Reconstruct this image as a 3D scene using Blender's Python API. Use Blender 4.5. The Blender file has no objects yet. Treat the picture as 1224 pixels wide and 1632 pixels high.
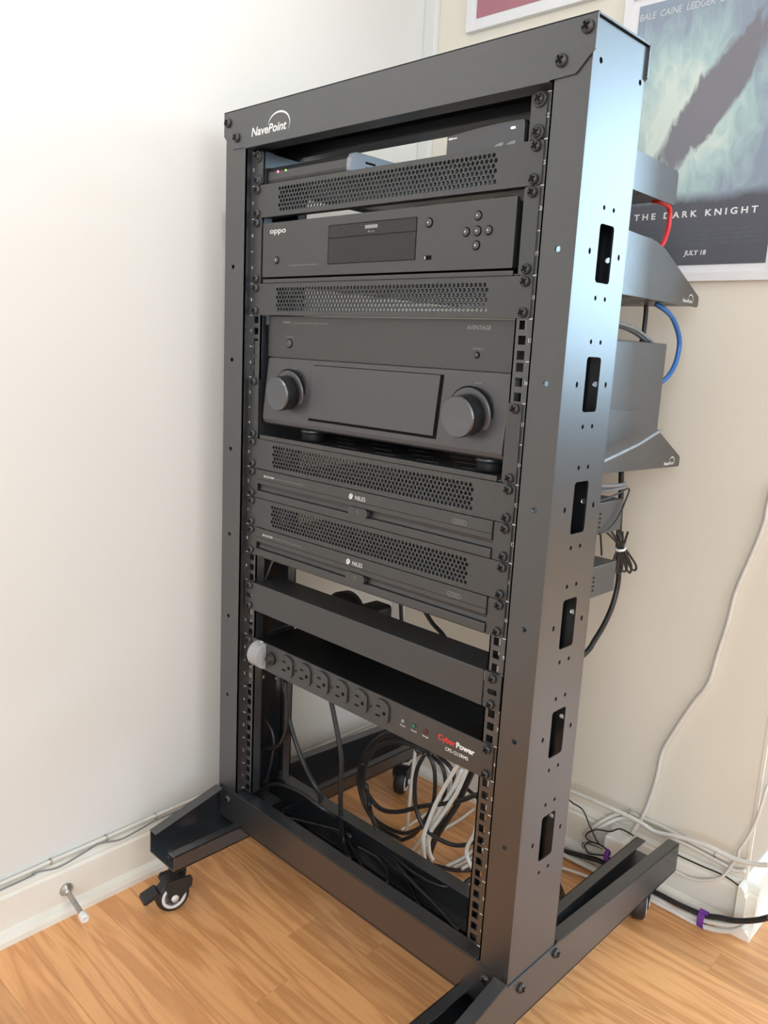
import bpy, bmesh, math, random
from mathutils import Vector, Matrix

# ------------------------------------------------------------------ camera, world, light
# All lengths below are millimetres in the rack's frame: x along its front, y away from the viewer,
# z up from the bottom of rack unit 1. The floor lies at ZF.
S = 0.001
ZF = -166.0
ROOM = math.radians(1.2)               # the room's walls stand 1.2 degrees off the rack
CA, SA = math.cos(ROOM), math.sin(ROOM)
scene = bpy.context.scene
COL = scene.collection
random.seed(7)

def P(x, y, z): return Vector((x * S, y * S, (z - ZF) * S))
def W(x, y, z): return (CA * x - SA * y, SA * x + CA * y, z)      # room frame -> rack frame

cam_d = bpy.data.cameras.new('camera')
cam = bpy.data.objects.new('camera', cam_d); COL.objects.link(cam)
R_, D_, F_ = (0.71599483, 0.69629190, 0.05028909), (0.17213922, -0.10627949, -0.97932260), (-0.67654969, 0.70984665, -0.19595471)
m = Matrix(((R_[0], -D_[0], -F_[0], 0), (R_[1], -D_[1], -F_[1], 0), (R_[2], -D_[2], -F_[2], 0), (0, 0, 0, 1)))
m.translation = P(744.31, -736.20, 716.05)
cam.matrix_world = m
cam_d.sensor_fit = 'VERTICAL'; cam_d.sensor_height = 36.0; cam_d.lens = 1292.1 * 36.0 / 1632.0
cam_d.clip_start = 0.02
scene.camera = cam

world = bpy.data.worlds.new('world'); scene.world = world; world.use_nodes = True
wn = world.node_tree.nodes; wl = world.node_tree.links
bg = wn['Background']; bg.inputs[0].default_value = (0.62, 0.78, 1.0, 1); bg.inputs[1].default_value = 1.0

ROOM_X1, ROOM_Y0, ROOM_Y1, ROOM_ZT = 2700.0, -2300.0, 3200.0, 2250.0
WIN_R = (-1350.0, 200.0, 480.0, 1950.0)      # right wall window: y0, y1, z0, z1
WIN_F = (1600.0, 2450.0, 700.0, 2100.0)       # far wall window: x0, x1, z0, z1

def area(name, loc, direction, sx, sy, power, col, spread=math.pi):
    d = bpy.data.lights.new(name, 'AREA'); d.shape = 'RECTANGLE'; d.size = sx * S; d.size_y = sy * S
    d.energy = power; d.color = col; d.spread = spread
    o = bpy.data.objects.new(name, d); COL.objects.link(o)
    o.location = P(*loc); o.rotation_euler = Vector(direction).to_track_quat('-Z', 'Z').to_euler()
    return o

area('daylight_right_window', W(ROOM_X1 + 20, (WIN_R[0] + WIN_R[1]) / 2, (WIN_R[2] + WIN_R[3]) / 2), (-CA, -SA, 0),
     WIN_R[1] - WIN_R[0], WIN_R[3] - WIN_R[2], 27.0, (0.94, 0.975, 1.0))
area('daylight_far_window', W((WIN_F[0] + WIN_F[1]) / 2, ROOM_Y1 + 20, (WIN_F[2] + WIN_F[3]) / 2), (SA, -CA, 0),
     WIN_F[1] - WIN_F[0], WIN_F[3] - WIN_F[2], 80.0, (0.53, 0.78, 1.0))
WIN_S = (1700.0, 2700.0, 750.0, 2050.0)      # second window in the right wall: y0, y1, z0, z1
area('daylight_side_window', W(ROOM_X1 + 20, (WIN_S[0] + WIN_S[1]) / 2, (WIN_S[2] + WIN_S[3]) / 2), (-CA, -SA, 0),
     WIN_S[1] - WIN_S[0], WIN_S[3] - WIN_S[2], 62.0, (0.53, 0.78, 1.0))
WIN_FILL = (1000.0, 2400.0, 500.0, 1900.0)      # unseen window added behind the viewer for fill light: x0, x1, z0, z1
area('added_near_fill', W((WIN_FILL[0] + WIN_FILL[1]) / 2, ROOM_Y0 - 25, (WIN_FILL[2] + WIN_FILL[3]) / 2), (-SA, CA, 0),
     WIN_FILL[1] - WIN_FILL[0], WIN_FILL[3] - WIN_FILL[2], 47.0, (0.91, 0.96, 1.0))
spot_d = bpy.data.lights.new('added_wall_spot', 'SPOT'); spot_d.energy = 55.0; spot_d.spot_size = math.radians(62); spot_d.spot_blend = 0.75  # added spot that makes the bright patch on the left wall; no fixture
spot_d.shadow_soft_size = 0.05; spot_d.color = (1.0, 0.98, 0.95)
spot = bpy.data.objects.new('added_wall_spot', spot_d); COL.objects.link(spot)
spot.location = P(*W(420, -520, 2180)); spot.rotation_euler = (Vector(P(*W(-375, -330, 1330))) - Vector(spot.location)).to_track_quat('-Z', 'Y').to_euler()

vs = scene.view_settings
vs.view_transform = 'Standard'; vs.look = 'None'; vs.gamma = 1.0; vs.use_curve_mapping = False
vs.exposure = -0.25

# ------------------------------------------------------------------ mesh helpers
class MB:
    """collects shapes of ONE part, in millimetres of the rack frame"""
    def __init__(s): s.v = []; s.f = []; s.sm = []; s.mi = []; s.cur = 0
    def add(s, verts, faces, smooth=False):
        b = len(s.v); s.v += [tuple(p) for p in verts]
        for f in faces: s.f.append([b + i for i in f]); s.sm.append(smooth); s.mi.append(s.cur)
        return s
    def box(s, x0, x1, y0, y1, z0, z1):
        v = [(x, y, z) for z in (z0, z1) for y in (y0, y1) for x in (x0, x1)]
        return s.add(v, [(0, 2, 3, 1), (4, 5, 7, 6), (0, 1, 5, 4), (2, 6, 7, 3), (0, 4, 6, 2), (1, 3, 7, 5)])
    def prism(s, poly, axis, a, b):
        n = len(poly)
        mk = {'x': lambda t, p: (t, p[0], p[1]), 'y': lambda t, p: (p[0], t, p[1]), 'z': lambda t, p: (p[0], p[1], t)}[axis]
        v = [mk(a, p) for p in poly] + [mk(b, p) for p in poly]
        return s.add(v, [tuple(range(n))[::-1], tuple(range(n, 2 * n))] + [(i, (i + 1) % n, n + (i + 1) % n, n + i) for i in range(n)])
    def lathe(s, prof, org, axis, n=20, smooth=True):
        a = Vector(axis).normalized(); t = Vector((0, 0, 1)) if abs(a.z) < .9 else Vector((1, 0, 0))
        u = a.cross(t).normalized(); w = a.cross(u)
        o = Vector(org); v = []; f = []
        for r, h in prof:
            for i in range(n):
                t_ = 2 * math.pi * i / n
                v.append(o + a * h + (u * math.cos(t_) + w * math.sin(t_)) * r)
        for k in range(len(prof) - 1):
            for i in range(n):
                j = (i + 1) % n
                f.append((k * n + i, k * n + j, (k + 1) * n + j, (k + 1) * n + i))
        s.add(v, f, smooth)
        b = len(s.v) - len(v)
        for k in (0, len(prof) - 1):
            if prof[k][0] > 1e-6:
                s.f.append([b + k * n + i for i in range(n)]); s.sm.append(False); s.mi.append(s.cur)
        return s
    def cyl(s, p0, p1, r, n=16, smooth=True):
        p0 = Vector(p0); p1 = Vector(p1); d = p1 - p0
        return s.lathe([(r, 0), (r, d.length)], p0, d, n, smooth)
    def tube(s, pts, r, n=8, closed=False, smooth=True):
        pts = [Vector(p) for p in pts]; m_ = len(pts); v = []; f = []
        prev = None
        for i in range(m_):
            if closed: d = pts[(i + 1) % m_] - pts[i - 1]
            else: d = pts[min(i + 1, m_ - 1)] - pts[max(i - 1, 0)]
            d.normalize()
            if prev is None:
                t = Vector((0, 0, 1)) if abs(d.z) < .9 else Vector((1, 0, 0)); u = d.cross(t).normalized()
            else: u = (prev - d * prev.dot(d)).normalized()
            prev = u; w = d.cross(u)
            for k in range(n):
                a = 2 * math.pi * k / n; v.append(pts[i] + (u * math.cos(a) + w * math.sin(a)) * r)
        for i in range(m_ if closed else m_ - 1):
            for k in range(n):
                j = (i + 1) % m_; l = (k + 1) % n
                f.append((i * n + k, i * n + l, j * n + l, j * n + k))
        if not closed: f += [tuple(range(n))[::-1], tuple(range((m_ - 1) * n, m_ * n))]
        return s.add(v, f, smooth)
    def plate(s, poly, holes, fn, th):
        """flat sheet with holes; fn maps (u, v, w) with w in 0..th to space"""
        c = bpy.data.curves.new('tmp', 'CURVE'); c.dimensions = '2D'; c.fill_mode = 'BOTH'; c.extrude = th / 2
        for pl in [poly] + holes:
            sp = c.splines.new('POLY'); sp.points.add(len(pl) - 1); sp.use_cyclic_u = True
            for q, p in zip(sp.points, pl): q.co = (p[0], p[1], 0, 1)
        o = bpy.data.objects.new('tmp', c); me = bpy.data.meshes.new_from_object(o)
        s.add([fn(p.co.x, p.co.y, p.co.z + th / 2) for p in me.vertices], [tuple(f.vertices) for f in me.polygons])
        bpy.data.objects.remove(o); bpy.data.meshes.remove(me); bpy.data.curves.remove(c)
        return s

def smooth_path(pts, k=6):
    pts = [Vector(p) for p in pts]; out = []
    q = [pts[0] * 2 - pts[1]] + pts + [pts[-1] * 2 - pts[-2]]
    for i in range(1, len(q) - 2):
        for j in range(k):
            t = j / k; a, b, c, d = q[i - 1], q[i], q[i + 1], q[i + 2]
            out.append(0.5 * ((2 * b) + (c - a) * t + (2 * a - 5 * b + 4 * c - d) * t * t + (3 * b - a - 3 * c + d) * t ** 3))
    return out + [pts[-1]]

def circ(cx, cy, r, n=8, ph=0.0): return [(cx + r * math.cos(ph + 2 * math.pi * i / n), cy + r * math.sin(ph + 2 * math.pi * i / n)) for i in range(n)]
def rect(x0, x1, y0, y1): return [(x0, y0), (x1, y0), (x1, y1), (x0, y1)]
def rrect(x0, x1, y0, y1, r, n=4):
    out = []
    for cx, cy, a0 in ((x1 - r, y0 + r, -90), (x1 - r, y1 - r, 0), (x0 + r, y1 - r, 90), (x0 + r, y0 + r, 180)):
        for i in range(n + 1):
            a = math.radians(a0 + 90 * i / n); out.append((cx + r * math.cos(a), cy + r * math.sin(a)))
    return out
FRONT = lambda y: (lambda u, v, w: (u, y + w, v))          # sheet facing the viewer's side, face at y
SIDE = lambda x, d=1: (lambda u, v, w: (x + d * w, u, v))  # sheet across x
FLAT = lambda z: (lambda u, v, w: (u, v, z + w))

ORG = {}
def link(o, parent=None, org=None):
    COL.objects.link(o)
    if parent is not None: o.parent = parent
    ORG[o.name] = org
    return o
def meshdata(name, mb, mats, org):
    me = bpy.data.meshes.new(name)
    me.from_pydata([P(*p) - org for p in mb.v], [], mb.f)
    me.polygons.foreach_set('use_smooth', mb.sm); me.polygons.foreach_set('material_index', mb.mi)
    for mt in (mats if isinstance(mats, (list, tuple)) else [mats]): me.materials.append(mt)
    bm = bmesh.new(); bm.from_mesh(me); bmesh.ops.recalc_face_normals(bm, faces=bm.faces); bm.to_mesh(me); bm.free()
    return me
def thing(name, label, cat, loc, group=None):
    o = bpy.data.objects.new(name, None); o.empty_display_size = 0.02
    o.location = P(*loc); o['label'] = label; o['category'] = cat
    if group: o['group'] = group
    return link(o, None, P(*loc))
def part(name, mb, mat, parent, bevel=0.0, label=None):
    org = ORG[parent.name]
    o = bpy.data.objects.new(name, meshdata(name, mb, mat, org))
    if bevel: addbevel(o, bevel)
    if label: o['label'] = label
    return link(o, parent, org)
def addbevel(o, w, seg=2):
    b = o.modifiers.new('bevel', 'BEVEL'); b.width = w * S; b.segments = seg; b.limit_method = 'ANGLE'; b.angle_limit = math.radians(40)
def single(name, mb, mat, label, cat, group=None, bevel=0.0):
    xs = [p[0] for p in mb.v]; ys = [p[1] for p in mb.v]; zs = [p[2] for p in mb.v]
    org = P((min(xs) + max(xs)) / 2, (min(ys) + max(ys)) / 2, min(zs))
    o = bpy.data.objects.new(name, meshdata(name, mb, mat, org)); o.location = org
    o['label'] = label; o['category'] = cat
    if group: o['group'] = group
    if bevel: addbevel(o, bevel)
    return link(o, None, org)
def struct(name, mb, mat, bevel=0.0):
    o = bpy.data.objects.new(name, meshdata(name, mb, mat, Vector((0, 0, 0)))); o['kind'] = 'structure'
    if bevel: addbevel(o, bevel)
    return link(o, None, Vector((0, 0, 0)))
def place(name, me, pos, parent, rot=None):
    """a copy that shares mesh data, put at pos (mm) under parent"""
    o = bpy.data.objects.new(name, me); o.location = P(*pos) - ORG[parent.name]
    if rot: o.rotation_euler = rot
    return link(o, parent, P(*pos))
def textmb(txt, height, width=None, shear=0.0, bold=0.0, th=0.15):
    """lettering as vertices (u right, v up, w out); height = cap height"""
    c = bpy.data.curves.new('t', 'FONT'); c.body = txt; c.size = 100; c.extrude = 0; c.shear = shear; c.offset = bold; c.resolution_u = 3
    o = bpy.data.objects.new('t', c); me = bpy.data.meshes.new_from_object(o)
    vs_ = [(p.co.x, p.co.y) for p in me.vertices]; fs = [tuple(f.vertices) for f in me.polygons]
    bpy.data.objects.remove(o); bpy.data.meshes.remove(me); bpy.data.curves.remove(c)
    k = height / 72.0
    x0 = min(p[0] for p in vs_); x1 = max(p[0] for p in vs_)
    kx = width / (x1 - x0) if width else k
    return [((p[0] - x0) * kx, p[1] * k, th) for p in vs_], fs, (x1 - x0) * kx
def text(name, txt, x, y, z, height, mat, parent, width=None, shear=0.0, bold=0.0, center=False, out=0.2, mb=None, face='front', only=False):
    v, f, w = textmb(txt, height, width, shear, bold)
    off = -w / 2 if center else 0
    if face == 'front': vv = [(x + p[0] + off, y - out, z + p[1]) for p in v]
    elif face == 'right': vv = [(x + out, y + p[0] + off, z + p[1]) for p in v]
    elif face == 'room_back': vv = [W(x + p[0] + off, y - out, z + p[1]) for p in v]
    m_ = mb or MB(); m_.add(vv, f)
    return m_ if only else part(name, m_, mat, parent)

# ------------------------------------------------------------------ materials
def mat(name, col, rough=0.5, metal=0.0, noise=0.0, nscale=60.0, bump=0.0, bscale=900.0, spec=0.5, emit=None, estr=0.0, trans=0.0, coat=0.0, ior=1.5):
    mt = bpy.data.materials.new(name); mt.use_nodes = True
    n = mt.node_tree.nodes; l = mt.node_tree.links; b = n['Principled BSDF']
    b.inputs['Base Color'].default_value = (*col, 1); b.inputs['Roughness'].default_value = rough; b.inputs['Metallic'].default_value = metal
    b.inputs['Specular IOR Level'].default_value = spec; b.inputs['IOR'].default_value = ior
    if coat: b.inputs['Coat Weight'].default_value = coat; b.inputs['Coat Roughness'].default_value = 0.15
    if trans: b.inputs['Transmission Weight'].default_value = trans
    if emit: b.inputs['Emission Color'].default_value = (*emit, 1); b.inputs['Emission Strength'].default_value = estr
    tc = n.new('ShaderNodeTexCoord')
    if noise:
        t = n.new('ShaderNodeTexNoise'); t.inputs['Scale'].default_value = nscale; t.inputs['Detail'].default_value = 4
        l.new(tc.outputs['Object'], t.inputs['Vector'])
        r = n.new('ShaderNodeValToRGB')
        r.color_ramp.elements[0].color = (*[max(0, c * (1 - noise)) for c in col], 1); r.color_ramp.elements[1].color = (*[min(1, c * (1 + noise)) for c in col], 1)
        r.color_ramp.elements[0].position = 0.3; r.color_ramp.elements[1].position = 0.7
        l.new(t.outputs['Fac'], r.inputs['Fac']); l.new(r.outputs['Color'], b.inputs['Base Color'])
    if bump:
        t2 = n.new('ShaderNodeTexNoise'); t2.inputs['Scale'].default_value = bscale; t2.inputs['Detail'].default_value = 2
        l.new(tc.outputs['Object'], t2.inputs['Vector'])
        bp = n.new('ShaderNodeBump'); bp.inputs['Strength'].default_value = bump; bp.inputs['Distance'].default_value = 0.0005
        l.new(t2.outputs['Fac'], bp.inputs['Height']); l.new(bp.outputs['Normal'], b.inputs['Normal'])
    return mt
M = {}
M['frame'] = mat('black_powder_coat', (0.012, 0.0138, 0.0165), 0.34, spec=1.0, ior=1.68, noise=0.12, nscale=8, bump=0.12, bscale=1400)
M['panel'] = mat('black_panel_paint', (0.0155, 0.017, 0.019), 0.40, spec=1.0, ior=1.56, noise=0.08, nscale=10, bump=0.10, bscale=1600)
M['device'] = mat('anodised_black', (0.0155, 0.0165, 0.018), 0.40, spec=1.0, ior=1.56, noise=0.06, nscale=14, bump=0.06, bscale=2000)
M['receiver'] = mat('titanium_grey_face', (0.033, 0.034, 0.041), 0.38, spec=1.0, ior=1.56, noise=0.05, nscale=20, bump=0.05, bscale=2200)
M['chassis'] = mat('grey_chassis_steel', (0.050, 0.052, 0.055), 0.36, spec=0.9, noise=0.08, nscale=9, bump=0.08, bscale=1500)
M['gloss'] = mat('gloss_black_window', (0.020, 0.019, 0.020), 0.20, noise=0.05, nscale=12)
M['dark'] = mat('unlit_black', (0.005, 0.005, 0.005), 0.7, spec=0.12, noise=0.1, nscale=30)
M['screw'] = mat('black_oxide_screw', (0.045, 0.046, 0.048), 0.34, 0.0, noise=0.2, nscale=200)
M['rubber'] = mat('black_rubber', (0.016, 0.016, 0.016), 0.5, noise=0.15, nscale=80)
M['cable'] = mat('black_cable_jacket', (0.018, 0.018, 0.019), 0.38, noise=0.1, nscale=60)
M['cable_grey'] = mat('grey_cable_jacket', (0.22, 0.23, 0.24), 0.4, noise=0.08, nscale=60)
M['cable_white'] = mat('white_cable_jacket', (0.70, 0.68, 0.63), 0.42, noise=0.05, nscale=40)
M['cable_red'] = mat('red_cable_jacket', (0.62, 0.02, 0.025), 0.35, noise=0.05, nscale=60)
M['cable_blue'] = mat('blue_cable_jacket', (0.035, 0.16, 0.48), 0.35, noise=0.05, nscale=60)
M['print'] = mat('white_screen_print', (0.78, 0.80, 0.80), 0.5, noise=0.03, nscale=100)
M['print_dim'] = mat('grey_screen_print', (0.30, 0.30, 0.30), 0.5, noise=0.03, nscale=100)
M['red_print'] = mat('red_screen_print', (0.75, 0.05, 0.035), 0.5, noise=0.03, nscale=100)
M['knob'] = mat('turned_metal_knob', (0.16, 0.17, 0.18), 0.36, 0.85, noise=0.06, nscale=40)
M['knob_side'] = mat('black_knob_side', (0.012, 0.013, 0.015), 0.4, noise=0.1, nscale=80)
M['steel'] = mat('brushed_steel', (0.46, 0.44, 0.42), 0.35, 0.9, noise=0.1, nscale=120)
M['white_plastic'] = mat('white_plastic', (0.80, 0.79, 0.76), 0.4, noise=0.03, nscale=50)
M['clear'] = mat('frosted_clear_plastic', (0.76, 0.77, 0.79), 0.30, noise=0.02, nscale=50, trans=0.55)
M['hub'] = mat('white_wheel_hub', (0.72, 0.72, 0.72), 0.4, noise=0.04, nscale=60)
M['led_red'] = mat('red_led', (0.6, 0.02, 0.04), 0.4, noise=0.02, emit=(1, 0.08, 0.16), estr=9)
M['led_green'] = mat('green_led', (0.1, 0.6, 0.04), 0.4, noise=0.02, emit=(0.35, 1, 0.1), estr=5)
M['led_blue'] = mat('blue_led', (0.2, 0.25, 0.9), 0.4, noise=0.02, emit=(0.35, 0.42, 1), estr=9)
M['led_off'] = mat('clear_led_lens', (0.20, 0.20, 0.20), 0.2, noise=0.05)
M['led_off_green'] = mat('green_led_lens', (0.02, 0.12, 0.07), 0.2, noise=0.05)
M['led_off_red'] = mat('red_led_lens', (0.10, 0.01, 0.01), 0.2, noise=0.05)
M['velcro'] = mat('purple_hook_tape', (0.16, 0.035, 0.30), 0.8, noise=0.2, nscale=300, bump=0.4, bscale=900)
M['wall'] = mat('cream_wall_paint', (0.78, 0.735, 0.64), 0.6, noise=0.015, nscale=3, bump=0.10, bscale=260)
M['wall_white'] = mat('white_wall_paint', (0.737, 0.742, 0.72), 0.6, noise=0.012, nscale=3, bump=0.10, bscale=260)
M['wall_shaded'] = mat('shaded_wall_paint', (0.50, 0.445, 0.37), 0.6, noise=0.015, nscale=3, bump=0.10, bscale=260)  # shade of the return wall put into a darker colour
M['wall_taupe'] = mat('taupe_wall_paint', (0.22, 0.19, 0.155), 0.6, noise=0.015, nscale=3, bump=0.10, bscale=260)  # unseen far wall, coloured dark to dim its reflection in the post
M['trim'] = mat('white_trim_paint', (0.80, 0.775, 0.70), 0.38, noise=0.03, nscale=14, bump=0.15, bscale=120)
M['ceiling'] = mat('ceiling_paint', (0.82, 0.82, 0.80), 0.8, noise=0.02, nscale=5)
M['print_pale'] = mat('pale_poster_print', (0.55, 0.59, 0.61), 0.5, noise=0.03, nscale=100)
M['modem_end'] = mat('window_lit_plastic', (0.30, 0.33, 0.38), 0.4, noise=0.04, nscale=40)  # blue window light reflected by the modem's end, put into the colour
M['frame_white'] = mat('white_picture_frame', (0.78, 0.78, 0.80), 0.3, noise=0.02, nscale=30)
M['maroon'] = mat('dusty_maroon_print', (0.42, 0.17, 0.21), 0.30, noise=0.08, nscale=6)

def wood():
    mt = bpy.data.materials.new('oak_strip'); mt.use_nodes = True
    n = mt.node_tree.nodes; l = mt.node_tree.links; b = n['Principled BSDF']
    geo = n.new('ShaderNodeNewGeometry'); oi = n.new('ShaderNodeObjectInfo')
    off = n.new('ShaderNodeVectorMath'); off.operation = 'SCALE'; off.inputs[0].default_value = (37, 91, 53); l.new(oi.outputs['Random'], off.inputs['Scale'])
    add = n.new('ShaderNodeVectorMath'); add.operation = 'ADD'; l.new(geo.outputs['Position'], add.inputs[0]); l.new(off.outputs[0], add.inputs[1])
    mp = n.new('ShaderNodeMapping'); mp.inputs['Scale'].default_value = (2.2, 22, 1); l.new(add.outputs[0], mp.inputs['Vector'])
    n1 = n.new('ShaderNodeTexNoise'); n1.inputs['Scale'].default_value = 1.1; n1.inputs['Detail'].default_value = 5; n1.inputs['Distortion'].default_value = 0.6; l.new(mp.outputs[0], n1.inputs['Vector'])
    wv = n.new('ShaderNodeMath'); wv.operation = 'MULTIPLY'; wv.inputs[1].default_value = 34.0; l.new(n1.outputs['Fac'], wv.inputs[0])
    sn = n.new('ShaderNodeMath'); sn.operation = 'SINE'; l.new(wv.outputs[0], sn.inputs[0])
    mp2 = n.new('ShaderNodeMapping'); mp2.inputs['Scale'].default_value = (6, 420, 1); l.new(add.outputs[0], mp2.inputs['Vector'])
    n2 = n.new('ShaderNodeTexNoise'); n2.inputs['Scale'].default_value = 1.0; n2.inputs['Detail'].default_value = 3; l.new(mp2.outputs[0], n2.inputs['Vector'])
    r = n.new('ShaderNodeValToRGB'); e = r.color_ramp.elements
    e[0].position = 0.0; e[0].color = (0.56, 0.23, 0.078, 1); e[1].position = 1.0; e[1].color = (0.84, 0.425, 0.175, 1)
    mx = n.new('ShaderNodeMapRange'); mx.inputs[1].default_value = -1; mx.inputs[2].default_value = 1; l.new(sn.outputs[0], mx.inputs[0])
    m2 = n.new('ShaderNodeMath'); m2.operation = 'MULTIPLY_ADD'; m2.inputs[1].default_value = 0.62; l.new(mx.outputs[0], m2.inputs[0])
    m3 = n.new('ShaderNodeMath'); m3.operation = 'MULTIPLY'; m3.inputs[1].default_value = 0.72; l.new(n2.outputs['Fac'], m3.inputs[0]); l.new(m3.outputs[0], m2.inputs[2])
    l.new(m2.outputs[0], r.inputs['Fac'])
    hs = n.new('ShaderNodeHueSaturation'); l.new(r.outputs['Color'], hs.inputs['Color'])
    vr = n.new('ShaderNodeMapRange'); vr.inputs[3].default_value = 0.86; vr.inputs[4].default_value = 1.14; l.new(oi.outputs['Random'], vr.inputs[0]); l.new(vr.outputs[0], hs.inputs['Value'])
    l.new(hs.outputs['Color'], b.inputs['Base Color'])
    b.inputs['Roughness'].default_value = 0.34; b.inputs['Coat Weight'].default_value = 0.25; b.inputs['Coat Roughness'].default_value = 0.2
    bp = n.new('ShaderNodeBump'); bp.inputs['Strength'].default_value = 0.08; bp.inputs['Distance'].default_value = 0.0004; l.new(n2.outputs['Fac'], bp.inputs['Height']); l.new(bp.outputs['Normal'], b.inputs['Normal'])
    return mt
M['oak'] = wood()

def poster_art():
    """plain stand-in: pale teal cloud with a dark slanting cloud, dusk band at the foot"""
    mt = bpy.data.materials.new('poster_print'); mt.use_nodes = True
    n = mt.node_tree.nodes; l = mt.node_tree.links; b = n['Principled BSDF']
    tc = n.new('ShaderNodeTexCoord'); sp = n.new('ShaderNodeSeparateXYZ'); l.new(tc.outputs['Generated'], sp.inputs[0])
    def mth(op, a, bb=None, c=None):
        k = n.new('ShaderNodeMath'); k.operation = op
        for i, q in enumerate((a, bb, c)):
            if q is None: continue
            if isinstance(q, (int, float)): k.inputs[i].default_value = q
            else: l.new(q, k.inputs[i])
        return k.outputs[0]
    x, z = sp.outputs['X'], sp.outputs['Z']
    ns = n.new('ShaderNodeTexNoise'); ns.inputs['Scale'].default_value = 7; ns.inputs['Detail'].default_value = 6; ns.inputs['Distortion'].default_value = 1.2; l.new(tc.outputs['Generated'], ns.inputs['Vector'])
    nz = mth('SUBTRACT', ns.outputs['Fac'], 0.5)
    # background: pale centre fading to blue grey at the top
    dx = mth('SUBTRACT', x, 0.36); dz = mth('SUBTRACT', z, 0.55)
    d = mth('SQRT', mth('ADD', mth('MULTIPLY', dx, dx), mth('MULTIPLY', mth('MULTIPLY', dz, dz), 2.2)))
    d = mth('ADD', d, mth('MULTIPLY', nz, 0.55))
    r = n.new('ShaderNodeValToRGB'); e = r.color_ramp.elements
    e[0].position = 0.16; e[0].color = (0.66, 0.75, 0.70, 1); e[1].position = 0.62; e[1].color = (0.27, 0.33, 0.42, 1)
    k = r.color_ramp.elements.new(0.36); k.color = (0.42, 0.58, 0.59, 1)
    l.new(d, r.inputs['Fac'])
    # slanting dark cloud
    u = mth('ADD', mth('MULTIPLY', mth('SUBTRACT', x, 0.56), 0.74), mth('MULTIPLY', mth('SUBTRACT', z, 0.62), 0.9))
    v = mth('SUBTRACT', mth('MULTIPLY', mth('SUBTRACT', x, 0.56), 0.74), mth('MULTIPLY', mth('SUBTRACT', z, 0.62), 0.9))
    q = mth('ADD', mth('POWER', mth('ABSOLUTE', mth('DIVIDE', u, 0.47)), 2.0), mth('POWER', mth('ABSOLUTE', mth('DIVIDE', v, 0.13)), 2.0))
    q = mth('ADD', q, mth('MULTIPLY', nz, 1.9))
    fm = n.new('ShaderNodeMapRange'); fm.inputs[1].default_value = 0.75; fm.inputs[2].default_value = 1.15; fm.inputs[3].default_value = 1; fm.inputs[4].default_value = 0; l.new(q, fm.inputs[0])
    mx = n.new('ShaderNodeMix'); mx.data_type = 'RGBA'; l.new(fm.outputs[0], mx.inputs[0]); l.new(r.outputs['Color'], mx.inputs[6]); mx.inputs[7].default_value = (0.21, 0.21, 0.245, 1)  # dark tones lightened: haze of reflections on the glass is in the colours
    # dusk band
    fb = n.new('ShaderNodeMapRange'); fb.inputs[1].default_value = 0.235; fb.inputs[2].default_value = 0.275; fb.inputs[3].default_value = 1; fb.inputs[4].default_value = 0
    l.new(mth('ADD', z, mth('MULTIPLY', nz, 0.06)), fb.inputs[0])
    mx2 = n.new('ShaderNodeMix'); mx2.data_type = 'RGBA'; l.new(fb.outputs[0], mx2.inputs[0]); l.new(mx.outputs[2], mx2.inputs[6]); mx2.inputs[7].default_value = (0.105, 0.108, 0.135, 1)
    l.new(mx2.outputs[2], b.inputs['Base Color']); b.inputs['Roughness'].default_value = 0.32
    return mt
M['art'] = poster_art()

# ------------------------------------------------------------------ the room
XL, YB, XC = -375.0, 510.0, 393.0            # left wall, back wall, outer corner (room frame)
def wplate(poly, holes, kind, at, th):
    fn = {'x': lambda u, v, w: W(at + w, u, v), 'y': lambda u, v, w: W(u, at + w, v), 'z': lambda u, v, w: W(u, v, at + w)}[kind]
    return MB().plate(poly, holes, fn, th)
floor = struct('floor', wplate(rect(XL - 20, ROOM_X1 + 20, ROOM_Y0 - 20, ROOM_Y1 + 20), [], 'z', ZF - 30, 24), M['dark'])
struct('ceiling', wplate(rect(XL - 20, ROOM_X1 + 20, ROOM_Y0 - 20, ROOM_Y1 + 20), [], 'z', ROOM_ZT, 20), M['ceiling'])
struct('wall_left', wplate(rect(ROOM_Y0, YB + 40, ZF - 4, ROOM_ZT), [], 'x', XL - 20, 20), M['wall_white'])
struct('wall_back', wplate(rect(XL, XC, ZF - 4, ROOM_ZT), [], 'y', YB, 20), M['wall'])
struct('wall_return', wplate(rect(YB + 20, ROOM_Y1, ZF - 4, ROOM_ZT), [], 'x', XC - 20, 20), M['wall_shaded'])
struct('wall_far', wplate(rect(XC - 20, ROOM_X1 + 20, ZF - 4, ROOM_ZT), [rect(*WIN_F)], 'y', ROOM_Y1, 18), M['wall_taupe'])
struct('wall_right', wplate(rect(ROOM_Y0, ROOM_Y1, ZF - 4, ROOM_ZT), [rect(*WIN_R), rect(*WIN_S)], 'x', ROOM_X1, 18), M['wall'])
struct('wall_front', wplate(rect(XL - 20, ROOM_X1 + 20, ZF - 4, ROOM_ZT), [rect(*WIN_FILL)], 'y', ROOM_Y0 - 20, 20), M['wall'])
def wbox(mb, x0, x1, y0, y1, z0, z1):
    v = [W(x, y, z) for z in (z0, z1) for y in (y0, y1) for x in (x0, x1)]
    return mb.add(v, [(0, 2, 3, 1), (4, 5, 7, 6), (0, 1, 5, 4), (2, 6, 7, 3), (0, 4, 6, 2), (1, 3, 7, 5)])
def wprism(poly, kind, a, b):
    mb = MB().prism(poly, kind, a, b); mb.v = [W(*p) for p in mb.v]; return mb
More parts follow.
